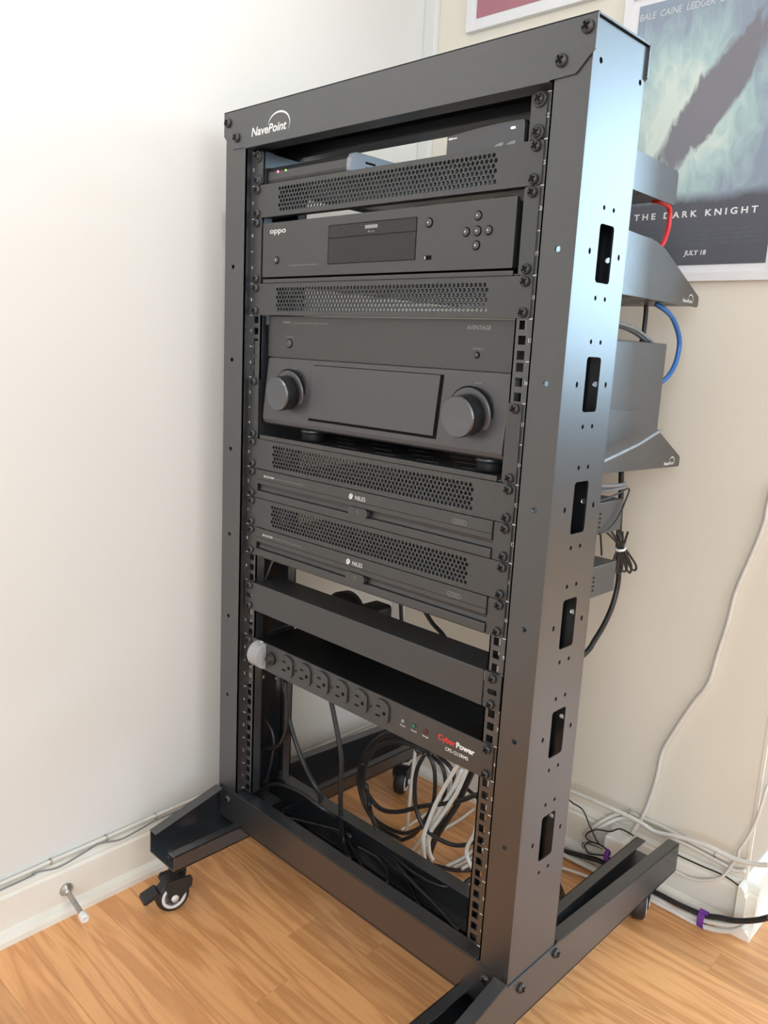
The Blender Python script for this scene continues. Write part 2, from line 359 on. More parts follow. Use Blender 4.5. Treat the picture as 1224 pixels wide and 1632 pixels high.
# window casings
wf = wplate(rect(WIN_F[0] - 60, WIN_F[1] + 60, WIN_F[2] - 60, WIN_F[3] + 60), [rect(*WIN_F)], 'y', ROOM_Y1 - 14, 13)
struct('window_1', wf, M['trim'])
wr = wplate(rect(WIN_R[0] - 60, WIN_R[1] + 60, WIN_R[2] - 60, WIN_R[3] + 60), [rect(*WIN_R)], 'x', ROOM_X1 - 14, 13)
struct('window_2', wr, M['trim'])

struct('window_4', wplate(rect(WIN_S[0] - 60, WIN_S[1] + 60, WIN_S[2] - 60, WIN_S[3] + 60), [rect(*WIN_S)], 'x', ROOM_X1 - 14, 13), M['trim'])
wn3 = wplate(rect(WIN_FILL[0] - 60, WIN_FILL[1] + 60, WIN_FILL[2] - 60, WIN_FILL[3] + 60), [rect(*WIN_FILL)], 'y', ROOM_Y0 + 1, 13)
struct('added_window', wn3, M['trim'])  # casing of the added fill window

# oak strip floor, every board its own piece
PW = 57.2
y = 29.0 - PW * 26
row = 0
while y < 770:
    rnd = random.Random(row * 13 + 5)
    if abs(y - (29.0 - PW)) < 1: cuts = [XL + 4, -86.0, 640.0, 1500.0]
    else:
        cuts = [XL + 4]; cuts.append(XL + rnd.uniform(250, 1050))
        while cuts[-1] < 1500: cuts.append(cuts[-1] + rnd.uniform(600, 1150))
    x1lim = 1500.0
    for a, b in zip(cuts[:-1], cuts[1:]):
        b = min(b, x1lim)
        if b - a < 30: continue
        if y + PW > YB and a < XC + 6:
            a = XC + 6
            if b - a < 30: continue
        mb = wbox(MB(), a + 0.12, b - 0.12, y + 0.12, y + PW - 0.12, ZF - 5.5, ZF)
        part('plank', mb, M['oak'], floor)
    y += PW; row += 1
# boards outside the view, too far round to tell apart
mb = MB(); wbox(mb, 1500, ROOM_X1, ROOM_Y0, ROOM_Y1, ZF - 5.5, ZF); wbox(mb, XL + 4, 1500, ROOM_Y0, 29.0 - PW * 26, ZF - 5.5, ZF); wbox(mb, XC + 6, 1500, y, ROOM_Y1, ZF - 5.5, ZF)
far_boards = part('distant_planks', mb, M['oak'], floor); far_boards['kind'] = 'stuff'

# skirting with cap and shoe moulding: profile as (distance from wall, z)
SK = [(0, ZF), (27, ZF), (26, ZF + 8), (22, ZF + 14), (15, ZF + 18), (14, ZF + 20), (14, ZF + 70), (11, ZF + 74), (11, ZF + 78), (6, ZF + 85), (0, ZF + 86)]
struct('baseboard_left', wprism([(XL + d, z) for d, z in SK], 'y', ROOM_Y0, YB), M['trim'])
struct('baseboard_back', wprism([(YB - d, z) for d, z in SK], 'x', XL, XC + 27), M['trim'])
struct('baseboard_return', wprism([(XC + d, z) for d, z in SK], 'y', YB - 27, ROOM_Y1), M['trim'])
# corner strip where the two walls meet
mb = MB(); wbox(mb, XL, XL + 28, YB - 13, YB, ZF + 86, ROOM_ZT)
struct('trim_1', mb, M['wall_white'], bevel=2.0)
mb = MB(); wbox(mb, XC - 1, XC + 4, YB - 1, YB + 4, ZF + 86, ROOM_ZT)
struct('trim_2', mb, M['wall'])

# ------------------------------------------------------------------ the rack
U = 44.45
rack = thing('equipment_rack', 'black steel open-frame rolling equipment rack on four casters with bracket feet', 'rack', (0, 40, ZF))
# screws (shared data)
def screw_mesh(name, r, h, washer=0.0):
    mb = MB(); z0 = ZF
    if washer: mb.lathe([(washer, 0), (washer, 1.4), (washer * .82, 2.2), (r * .9, 1.2)], (0, 0, z0), (0, -1, 0), 18)
    mb.lathe([(r, 0), (r, h * .45), (r * .86, h * .8), (r * .5, h), (0, h * 1.02)], (0, 0, z0), (0, -1, 0), 16)
    mb.cur = 1
    a, b = r * .66, r * .19
    pl = [(a, b), (b, b), (b, a), (-b, a), (-b, b), (-a, b), (-a, -b), (-b, -b), (-b, -a), (b, -a), (b, -b), (a, -b)]
    c, s_ = math.cos(.5), math.sin(.5)
    mb.prism([(p[0] * c - p[1] * s_, z0 + p[0] * s_ + p[1] * c) for p in pl], 'y', -h * .7, -h * 1.06)
    return meshdata(name, mb, [M['screw'], M['dark']], Vector((0, 0, 0)))
SCREW = screw_mesh('panel_screw', 5.6, 4.2)
SCREWW = screw_mesh('washer_screw', 5.4, 4.8, 8.2)
BOLT = screw_mesh('frame_bolt', 6.4, 4.6)
def screws(parent, zs, xs=(-232.55, 232.55), y=-2.0, me=None):
    for x in xs:
        for z in zs: place('screw', me or SCREW, (x, y, z), parent)
def uz(u): return (u - 1) * U                # bottom of rack unit u
SLOTS = [824.0 - 133.35 * k for k in range(6)]

for sgn, lab in ((1, 'right hand post of the rack, catching window light on its slotted side'), (-1, 'left hand post of the rack, nearest the white wall')):
    mb = MB()
    holes = []
    for zc in SLOTS:
        holes.append(rrect(31, 60, zc - 29, zc + 29, 4))
        for yy, zz in ((35.5, zc + 44.5), (55, zc + 44.5), (35.5, zc - 44.5), (55, zc - 44.5), (15.5, zc), (75, zc)):
            holes.append([(yy + 2.4 * math.cos(t), zz + (3.4 if abs(zz - zc) < 1 else 2.6) * math.sin(t)) for t in [i * math.pi / 4 for i in range(8)]])
    if sgn > 0: holes += [circ(3, 997, 3, 8), circ(82, 997, 3, 8)]
    mb.plate(rect(-10.2, 88.2, -22, 1032), holes, SIDE(sgn * 295.0, -sgn), 2.0)
    fh = [[(sgn * 275 + 3.6 * math.cos(t), zc - .5 + 3.2 * math.sin(t)) for t in [i * math.pi / 4 for i in range(8)]] for zc in SLOTS]
    pl = rect(252.5, 295, -22, 1032) if sgn > 0 else rect(-295, -247, -22, 1032)
    mb.plate(pl, fh, FRONT(-12), 2.0); mb.plate(pl, fh, FRONT(88), 2.0)
    xi = 252.5 if sgn > 0 else -247
    mb.box(min(xi, xi + sgn * 2), max(xi, xi + sgn * 2), -12, 1, -6, 984)
    mb.box(min(xi, xi + sgn * 2), max(xi, xi + sgn * 2), 78, 90, -6, 984)
    part('post', mb, M['frame'], rack, label=lab)
    for yr in (0.0, 78.0):
        mb = MB()
        x0, x1 = (222.0, 262.0) if sgn > 0 else (-262.0, -222.0)
        h0, h1 = sgn * 232.55 - 4.75, sgn * 232.55 + 4.75
        mb.box(x0, h0, yr, yr + 2, 0, 978); mb.box(h1, x1, yr, yr + 2, 0, 978)
        edge = 0.0
        for u in range(22):
            for o in (6.35, 22.23, 38.1):
                mb.box(h0, h1, yr, yr + 2, edge, u * U + o - 4.75); edge = u * U + o + 4.75
        mb.box(h0, h1, yr, yr + 2, edge, 978)
        xi = sgn * 222
        if yr == 0: mb.box(min(xi, xi + sgn * 2), max(xi, xi + sgn * 2), 0, 16, 0, 978)
        else: mb.box(min(xi, xi + sgn * 2), max(xi, xi + sgn * 2), 64, 80, 0, 978)
        rail = part('mounting_rail', mb, M['frame'], rack)
        if yr == 0:
            mb = MB()
            TX = 243.5 if sgn > 0 else -246.0
            for u in range(23): mb.box(TX - 3.6, TX + 3.6, -0.35, 0, u * U - .45, u * U + .45)
            for u in range(22):
                text('', str(u + 1), TX, 0, u * U + U / 2 - 2.2, 4.4, None, None, center=True, bold=1.5, mb=mb, only=True)
            part('unit_numbers', mb, M['print'], rail, label='white rack unit numbers and tick marks')

def beam_poly(z0, z1):
    return [(-250, z0), (253, z0), (279, z0 + 1), (298, z0 + 20), (298, z1), (-298, z1), (-298, z0 + 20), (-279, z0 + 1)]
for yy, back in ((-14.0, 0), (90.0, 1)):
    mb = MB().plate(beam_poly(983, 1035), [], FRONT(yy), 2.0)
    ya, yb2 = (-14, 12) if not back else (66, 92)
    mb.box(-250, 250, ya, yb2, 981.5, 983.5)
    mb.box(-298, 298, -14 if not back else 78, 12 if not back else 92, 1033, 1035)
    yi = 10 if not back else 66
    mb.box(-250, 250, yi, yi + 2, 983, 996)
    tb = part('top_beam', mb, M['frame'], rack, bevel=0.6)
    if not back:
        text('lettering', 'NavePoint', -233, -14, 995.0, 11.2, M['print'], tb, width=76, shear=0.18, bold=2.2)
        arc = MB(); pts = []
        for i in range(17):
            t = i / 16; a = math.radians(172 - 205 * t)
            pts.append((-173 + 23.5 * math.cos(a), 1003 + 16.5 * math.sin(a), 0.4 + 2.1 * math.sin(math.pi * min(1, t * 1.05)) ** .8))
        v = []; f = []
        for i, (x, z, w) in enumerate(pts):
            a = math.atan2((z - 1003) / 16.5, (x + 173) / 23.5)
            v += [(x, -14.25, z), (x - w * math.cos(a), -14.25, z - w * math.sin(a))]
            if i: f.append((2 * i - 2, 2 * i - 1, 2 * i + 1, 2 * i))
        arc.add(v, f); part('swoosh', arc, M['print'], tb)
mb = MB().box(-298, 298, 12, 78, 1033, 1035); part('top_cover', mb, M['frame'], rack)
for x, z in ((288, 1023), (262, 998.5), (-288, 1020), (-267, 998)): place('bolt', BOLT, (x, -14, z), rack)

for yy, back in ((-14.0, 0), (90.0, 1)):
    pl = [(-290, -62), (290, -62), (290, -18), (286, -10), (254, -10), (252, -8), (-252, -8), (-254, -10), (-286, -10), (-290, -18)]
    mb = MB().plate(pl, [], FRONT(yy), 2.0)
    mb.box(-250, 250, -14 if not back else 70, 9 if not back else 92, -9.5, -7.5)
    mb.box(-250, 250, -14 if not back else 70, 9 if not back else 92, -62, -60)
    part('bottom_beam', mb, M['frame'], rack, bevel=0.5)
mb = MB().box(-224, 224, -12, 90, -66, -64); part('base_tray', mb, M['frame'], rack)
for x, z in ((266, -24), (-266, -24)): place('bolt', BOLT, (x, -14, z), rack)

NUT = meshdata('caster_nut', MB().lathe([(5.5, 0), (5.5, 5), (3, 5), (3, 12), (0, 12)], (0, 0, ZF), (0, 0, 1), 8, False), M['screw'], Vector((0, 0, 0)))
for sgn in (1, -1):
    o, i_ = sgn * 297.0, sgn * 226.0
    def bx(mb, xa, xb, *r): return mb.box(min(xa, xb), max(xa, xb), *r)
    mb = MB()
    prof = [(-140, -81), (-140, -42), (-16, -10), (-12, -17), (92, -17), (96, -14), (456, -33), (456, -76), (450, -81)]
    mb.prism(prof, 'x', o, o - sgn * 2)
    # top flange follows the sloping edge
    for a, b in (((-140, -42), (-16, -10)), ((96, -14), (456, -33))):
        mb.prism([(a[0], a[1]), (b[0], b[1]), (b[0], b[1] - 2), (a[0], a[1] - 2)], 'x', o, o - sgn * 18)
    hx = sgn * 262
    mb.plate([(min(o, i_), -140), (max(o, i_), -140), (max(o, i_), 456), (min(o, i_), 456)],
             [[(hx - sgn * 4 + 9 * math.cos(t), yy + 16 * math.sin(t)) for t in [k * math.pi / 6 for k in range(12)]] for yy in (-48, 140)], FLAT(-81), 2.0)
    bx(mb, i_, i_ + sgn * 2, -140, 456, -81, -55)
    bx(mb, i_, i_ + sgn * 16, -140, 456, -57, -55)
    foot = part('foot', mb, M['frame'], rack, bevel=0.5, label='folded steel bracket foot')
    for yy in (-125, -88, 400, 438): place('caster_nut', NUT, (sgn * 262, yy, -79), foot)
    for (yy, zz) in ((92, -28), (15, -33)): place('bolt', BOLT, (sgn * 297, yy, zz), rack, rot=(0, 0, sgn * math.pi / 2))
    for yy, yaw in ((-118, {1: 20, -1: -12}[sgn]), (425 if sgn > 0 else 408, {1: 28, -1: 25}[sgn])):
        cx = sgn * 255.0
        a = math.radians(yaw); ax = Vector((math.cos(a), math.sin(a), 0)); fw = Vector((-math.sin(a), math.cos(a), 0))
        R = 27.0; wc = Vector((cx, yy, ZF + R))
        hc = Vector((cx, yy, ZF + R)) - fw * 8
        wc = hc
        mb = MB()
        mb.cyl((cx, yy, -88), (cx, yy, -81), 17, 18); mb.cyl((cx, yy, -97), (cx, yy, -88), 13, 18)
        # fork hood: arched shell over the wheel
        for s_ in (-1, 1):
            poly = [wc + fw * p[0] + Vector((0, 0, p[1])) for p in ((-7, -7), (7, -7), (13, 0), (27, 13), (29, 24), (26, 31), (-14, 31), (-17, 24), (-10, 8))]
            va = [p + ax * (s_ * 12.5) for p in poly]; vb = [p + ax * (s_ * 15.5) for p in poly]; nn = len(poly)
            mb.add(va + vb, [tuple(range(nn)), tuple(range(nn, 2 * nn))[::-1]] + [(q, (q + 1) % nn, nn + (q + 1) % nn, nn + q) for q in range(nn)])
        pts = [(math.cos(math.radians(15 + 110 * k / 10)), math.sin(math.radians(15 + 110 * k / 10))) for k in range(11)]
        v = []; f = []
        for k, (c, s2) in enumerate(pts):
            for rr in (28.6, 31):
                for s_ in (-15.5, 15.5): v.append(wc + fw * (rr * c) + Vector((0, 0, rr * s2)) + ax * s_)
            if k:
                b0 = 4 * (k - 1); b1 = 4 * k
                f += [(b0, b1, b1 + 1, b0 + 1), (b0 + 2, b0 + 3, b1 + 3, b1 + 2)]
        mb.add(v, f, True)
        cst = part('caster', mb, M['rubber'], rack)
        wm = MB().lathe([(6, -11), (R - 5, -11), (R - 1.5, -9), (R, -5), (R, 5), (R - 1.5, 9), (R - 5, 11), (6, 11)], wc, ax, 28)
        part('wheel', wm, M['rubber'], cst)
        hm = MB()
        for s_ in (-1, 1):
            hm.lathe([(R - 7, 0), (R - 7.5, 1.2), (R - 12, 1.2), (R - 12, 0)], wc + ax * (s_ * 11), ax * s_, 24)
            hm.lathe([(6, 4), (6, 6), (0, 6.6)], wc + ax * (s_ * 11), ax * s_, 12)
        part('hub', hm, M['hub'], cst)
        lm = MB()
        poly = [(-26, 16), (-46, 8), (-48, 3), (-44, 1), (-30, 7), (-20, 12)]
        va = [wc + fw * p[0] + Vector((0, 0, p[1])) + ax * 12 for p in poly]; vb = [wc + fw * p[0] + Vector((0, 0, p[1])) - ax * 12 for p in poly]
        nn = len(poly); lm.add(va + vb, [tuple(range(nn)), tuple(range(nn, 2 * nn))[::-1]] + [(q, (q + 1) % nn, nn + (q + 1) % nn, nn + q) for q in range(nn)])
        if yy < 0: part('brake_lever', lm, M['rubber'], cst)

# ------------------------------------------------------------------ rack panels and gear
# perforated panel, one mesh shared by four
vp = MB()
hs = []
for r_ in range(6):
    zz = 22.2 + (2.5 - r_) * 5.41
    for c_ in range(59):
        hs.append(circ(-183.4 + c_ * 6.25 + (3.1 if r_ % 2 else 0), zz, 2.55, 8, math.pi / 8))
vp.plate(rrect(-241.3, 241.3, 0.4, 44.05, 3.5), hs, lambda u, v, w: (u, -2 + w, v + ZF), 2.0)
vp.box(-221, 221, 0, 12, 43.0 + ZF, 44.0 + ZF); vp.box(-221, 221, 0, 12, 0.6 + ZF, 1.6 + ZF)
VENT = meshdata('vent_sheet', vp, M['panel'], Vector((0, 0, 0)))
for u, lab in ((21, 'perforated black panel just above the disc player with the round buttons'), (18, 'perforated black panel between the disc player and the receiver'),
               (13, 'perforated black panel directly under the receiver'), (11, 'perforated black panel between the two slim amplifiers')):
    t = thing('vent_panel', lab, 'panel', (0, 0, uz(u)), 'perforated vent panels in the rack')
    place('perforated_sheet', VENT, (0, 0, uz(u)), t)
    screws(t, (uz(u) + 6.35, uz(u) + 38.1))

def slots_floor(y0, y1, nx=5, pitch=34):
    out = []
    yy = y0 + 40
    k = 0
    while yy < y1 - 30:
        for i in range(nx):
            cx = -150 + i * 75 + (37 if k % 2 else 0)
            if abs(cx) < 195: out.append(rrect(cx - 18, cx + 18, yy - 2.6, yy + 2.6, 2.5, 2))
        yy += pitch; k += 1
    return out
def shelf(name, lab, u, units, side_prof, zfloor, depth, lip, ear_screws, me=None, logo=None):
    t = thing(name, lab, 'shelf', (0, 60, uz(u)), 'cantilever rack shelves')
    z0, z1 = uz(u) + .6, uz(u + units) - .6
    for s_ in (-1, 1):
        a, b = (222, 241) if s_ > 0 else (-241, -222)
        part('ear', MB().plate(rrect(a, b, z0, z1, 2.5), [], FRONT(-2), 2.0), M['panel'], t)
        wall = part('side_wall', MB().prism(side_prof, 'x', s_ * 220, s_ * 222), M['frame'], t)
        if s_ > 0 and logo:
            ly, lz = logo
            text('lettering', 'NavePoint', 222, ly, lz, 5.0, M['print'], wall, width=31, shear=0.18, bold=2.0, face='right')
            v = []; f = []
            for i in range(13):
                a_ = math.radians(165 - 195 * i / 12); w = 0.3 + 1.2 * math.sin(math.pi * i / 12)
                cy, cz = ly + 25, lz + 4
                v += [(222.3, cy + 9 * math.cos(a_), cz + 8 * math.sin(a_)), (222.3, cy + (9 - w) * math.cos(a_), cz + (8 - w) * math.sin(a_))]
                if i: f.append((2 * i - 2, 2 * i - 1, 2 * i + 1, 2 * i))
            part('swoosh', MB().add(v, f), M['print'], wall)
    part('shelf_floor', MB().plate(rect(-220, 220, 0, depth), slots_floor(0, depth), FLAT(zfloor), 1.6), M['chassis'], t)
    if lip: part('front_lip', MB().box(-216, 216, -3, 1, zfloor - 0.5, zfloor + lip), M['panel'], t, bevel=1.2)
    screws(t, ear_screws, me=me)
    return t
shelf('rack_shelf', 'topmost rack shelf, holding the modem and the set-top box', 22, 1,
      [(1, 929), (1, 976), (300, 968), (338, 966), (342, 962), (342, 926), (338, 923), (20, 927)], 929.5, 340, 0, (uz(22) + 6.35, uz(22) + 38.1), SCREWW)
shelf('rack_shelf', 'rack shelf with sloping side walls carrying the disc player', 19, 2,
      [(1, 800.5), (1, 886), (300, 873), (330, 866), (447, 815), (450, 812), (450, 802), (447, 799)], 800.5, 448, 5.2, (uz(19) + 6.35, uz(20) + 38.1), None, (398, 803.5))
shelf('rack_shelf', 'rack shelf with sloping side walls carrying the wide receiver', 14, 2,
      [(1, 578.5), (1, 664), (300, 652), (345, 636), (449, 582), (452, 579), (452, 569), (449, 566), (200, 572)], 578.5, 448, 6.0, (uz(14) + 6.35, uz(15) + 38.1), None, (400, 570.5))

# -- modem and set-top box on the top shelf
t = thing('cable_modem', 'flat black modem with a red and a green light and a vented end', 'modem', (-138, 80, 931.1))
mb = MB(); pr = [(6, 935), (4, 940), (5, 950), (9, 956), (14, 958), (150, 958), (154, 955), (154, 934), (150, 931.1), (14, 931.1)]
mb.prism(pr, 'x', -218.5, -58); part('body', mb, M['device'], t, bevel=0.8)
mb = MB(); pr2 = [(4.5, 935.5), (3.5, 940), (4.5, 950.5), (8.5, 956.6), (14, 958.8), (150, 958.8), (155, 955), (155, 934), (150, 931.1), (14, 931.1)]
mb.prism(pr2, 'x', -58, -50); ec = part('end_cap', mb, M['modem_end'], t, bevel=1.0)
mb = MB()
for k in range(4):
    for j in range(2): mb.box(-50.2, -49.8, 30 + k * 28, 48 + k * 28, 941 + j * 6.5, 943.6 + j * 6.5)
part('vent_slots', mb, M['dark'], ec)
part('red_light', MB().lathe([(1.7, 0), (1.4, .6), (0, .8)], (-196, 4.4, 949), (0, -1, 0), 10), M['led_red'], t)
part('green_light', MB().lathe([(1.2, 0), (1.0, .6), (0, .8)], (-179, 4.4, 949), (0, -1, 0), 10), M['led_green'], t)
for xx in (-205, -75): part('foot', MB().cyl((xx, 40, 930.6), (xx, 40, 932), 6, 10), M['rubber'], t)

t = thing('set_top_box', 'small glossy black set-top box with an arched top and a blue light', 'set-top box', (150, 70, 931.1))
arch = [(98, 935), (98.5, 957)] + [(99 + 104 * k / 10, 957 + 4.6 * math.sin(math.pi * 0.62 * k / 10)) for k in range(1, 11)] + [(204.5, 958), (205, 935)]
part('body', MB().prism(arch, 'y', 18, 120), M['gloss'], t, bevel=0.8)
part('face', MB().prism(arch, 'y', 14, 17.8), M['receiver'], t, bevel=0.6)
part('base', MB().box(101, 203, 20, 118, 931.1, 935.2), M['dark'], t)
part('blue_light', MB().box(187, 192.5, 13.6, 14.2, 953, 955), M['led_blue'], t)
part('faded_lettering', MB().box(101, 107.5, 13.7, 13.9, 952.6, 954.8).box(108.4, 113, 13.7, 13.9, 952.9, 954.4), M['print'], t)
for k, (xx, zz) in enumerate(((172, 938.5), (188, 938.5))):
    part('sticker', MB().add([(xx - 6, 13.7, zz - 2), (xx + 5, 13.7, zz - 1.5), (xx + 7, 13.7, zz + 2.5), (xx + 1, 13.7, zz + 2.2), (xx - 4, 13.7, zz + .8)], [(0, 1, 2, 3, 4)]), M['print_dim'], t)

# -- disc player
t = thing('disc_player', 'wide black disc player with a dark display window and a cross of round buttons', 'disc player', (0, 150, 802.3))
part('body', MB().box(-213, 213, 2, 310, 809, 878), M['device'], t, bevel=1.0)
fp = part('front_panel', MB().plate(rrect(-215.5, 215.5, 808, 880.5, 1.5, 2), [], FRONT(-4), 6.0), M['device'], t, bevel=0.5)
win = part('display_window', MB().plate(rect(-77, 75, 821.5, 869), [], FRONT(-4.3), 0.6), M['gloss'], fp)
mb = MB().box(-77, 75, -4.45, -4.2, 853.0, 853.8)
for a in ((-77.8, 75.8, 868.6, 869.4), (-77.8, 75.8, 821.1, 821.9), (-77.8, -77, 821.1, 869.4), (75, 75.8, 821.1, 869.4)): mb.box(a[0], a[1], -4.4, -4.1, a[2], a[3])
part('tray_seam', mb, M['dark'], fp)
def button(parent, x, y, z, r):
    part('button_ring', MB().lathe([(r + 1.1, 0), (r + 1.1, .5), (r, .6), (r, 0)], (x, y, z), (0, -1, 0), 20), M['dark'], parent)
    b = part('button', MB().lathe([(r, 0), (r, 1.4), (r * .8, 1.9), (0, 1.9)], (x, y, z), (0, -1, 0), 20), M['chassis'], parent)
    return b
for nm, (x, z, r) in dict(p=(-184, 830.3, 4.2), play=(94.6, 861.6, 4.6), c=(165.5, 848.3, 4.6), u=(165.3, 864.2, 4.2), l=(149.9, 848.1, 4.2), r=(181, 848.1, 4.2), d=(165.3, 833.2, 4.2)).items():
    button(t, x, -4, z, r)
    part('symbol', MB().add([(x - 1.0, -6.1, z - 1.1), (x + 1.3, -6.1, z), (x - 1.0, -6.1, z + 1.1)], [(0, 1, 2)]), M['print'], t)
us = part('usb_port', MB().box(89, 101, -4.3, -4.0, 820.4, 825.4), M['dark'], t)
part('usb_contact', MB().box(90, 92.4, -4.5, -4.2, 821, 824.8), M['steel'], us)
text('brand_lettering', 'oppo', -200, -4, 866.2, 7.6, M['print'], t, width=35, bold=1.0)
bd = part('format_badge', MB().box(-10, 12, -4.9, -4.6, 861.3, 865.4), M['print_dim'], win)
text('format_lettering', 'Blu-ray', 1, -4.5, 856.8, 2.4, M['print_dim'], win, center=True, width=11)
text('small_lettering', '4K ULTRA HD BLU-RAY DISC PLAYER', -156, -4, 821.2, 1.9, M['print_dim'], t, width=58)
for xx in (-170, 170):
    for yy in (40, 270): part('foot', MB().cyl((xx, yy, 802.2), (xx, yy, 809), 16, 18), M['rubber'], t)

# -- receiver
def sy(z): return 9.0 - (697.0 - z) * 0.106          # slope of the lower face
t = thing('av_receiver', 'large dark grey receiver with two round knobs and a drop-down door', 'receiver', (0, 190, 580.2))
mb = MB().box(-215, 218, 14, 376, 611, 744); part('body', mb, M['chassis'], t, bevel=2.5)
up = part('upper_panel', MB().plate(rrect(-215, 218, 698.5, 755.2, 1.2, 2), [], FRONT(9), 6.0), M['device'], t, bevel=0.6)
lowp = [(9, 697), (sy(690), 690), (sy(616), 616), (sy(612) + .4, 609), (3.2, 603.5), (7, 601), (14, 600), (60, 600), (60, 697)]
lo = part('lower_panel', MB().prism(lowp, 'x', -213.5, 218), M['receiver'], t, bevel=1.0)
def slope_plate(x0, x1, z0, z1, off, th):
    return MB().prism([(sy(z0) - off, z0), (sy(z1) - off, z1), (sy(z1) - off + th, z1), (sy(z0) - off + th, z0)], 'x', x0, x1)
part('door_gap', slope_plate(-111.5, 121.5, 615.0, 690.8, 0.25, .5), M['dark'], lo)
dr = part('door', slope_plate(-111, 117, 618.5, 690, 2.2, 2.0), M['receiver'], t, bevel=0.6)
ax = Vector((0, -1, -0.106)).normalized()
for nm, x, z, lab in (('input_knob', -157, 650.5, 'INPUT'), ('volume_knob', 167, 648.5, 'VOLUME')):
    o_ = Vector((x, sy(z), z))
    mb = MB(); mb.lathe([(23.8, 1), (23.8, 23), (22.6, 25), (0.01, 24.2)], o_, ax, 40)
    k = part(nm, mb, [M['knob_side'], M['knob']], t, label='round turned metal ' + nm.replace('_', ' '))
    for p_ in k.data.polygons:
        c = sum((k.data.vertices[i].co for i in p_.vertices), Vector()) / len(p_.vertices) / S
        cc = c + ORG[t.name] / S
        if (Vector((cc.x, cc.y, cc.z + ZF)) - o_).dot(ax) > 23.2: p_.material_index = 1
        p_.use_smooth = p_.material_index == 0
    part('knob_shadow_gap', MB().lathe([(32.6, -1), (32.6, .5), (30, .6)], o_, ax, 40), M['dark'], k)
    part('knob_ring', MB().lathe([(31, -1), (31, 2.2), (29.5, 3.2), (24, 3.2)], o_, ax, 40), M['receiver'], k)
    text('knob_lettering', lab, x + (6 if x > 0 else 8), sy(683), 683.5, 2.0, M['print_dim'], lo, center=True, out=0.6)
b = button(t, -167, 9, 718, 5.4); b = button(t, 167, 9, 715.5, 2.8)
text('brand_lettering', 'YAMAHA', -183, 9, 745.6, 3.6, M['print_dim'], up, width=18, bold=1.5)
text('small_lettering', 'NATURAL SOUND AV RECEIVER  RX-A3080', -160, 9, 745.2, 2.2, M['print_dim'], up, width=72)
text('series_lettering', 'AVENTAGE', 150, 9, 743.6, 4.8, M['print_dim'], up, width=34, bold=0.6)
text('button_lettering', 'MAIN ZONE', -167, 9, 726.5, 2.0, M['print_dim'], up, center=True)
text('button_lettering', 'PURE DIRECT', 168, 9, 721.5, 2.0, M['print_dim'], up, center=True)
for xx in (-148, 172):
    for yy in (42, 330):
        f_ = part('foot', MB().lathe([(16, 0), (17, 4), (17, 12), (17, 20)], (xx, yy, 580.4), (0, 0, 1), 28), M['rubber'], t)
        part('foot_ring', MB().lathe([(16, 11), (18, 11), (18, 18), (16, 18)], (xx, yy, 580.4), (0, 0, 1), 28), M['knob'], f_)

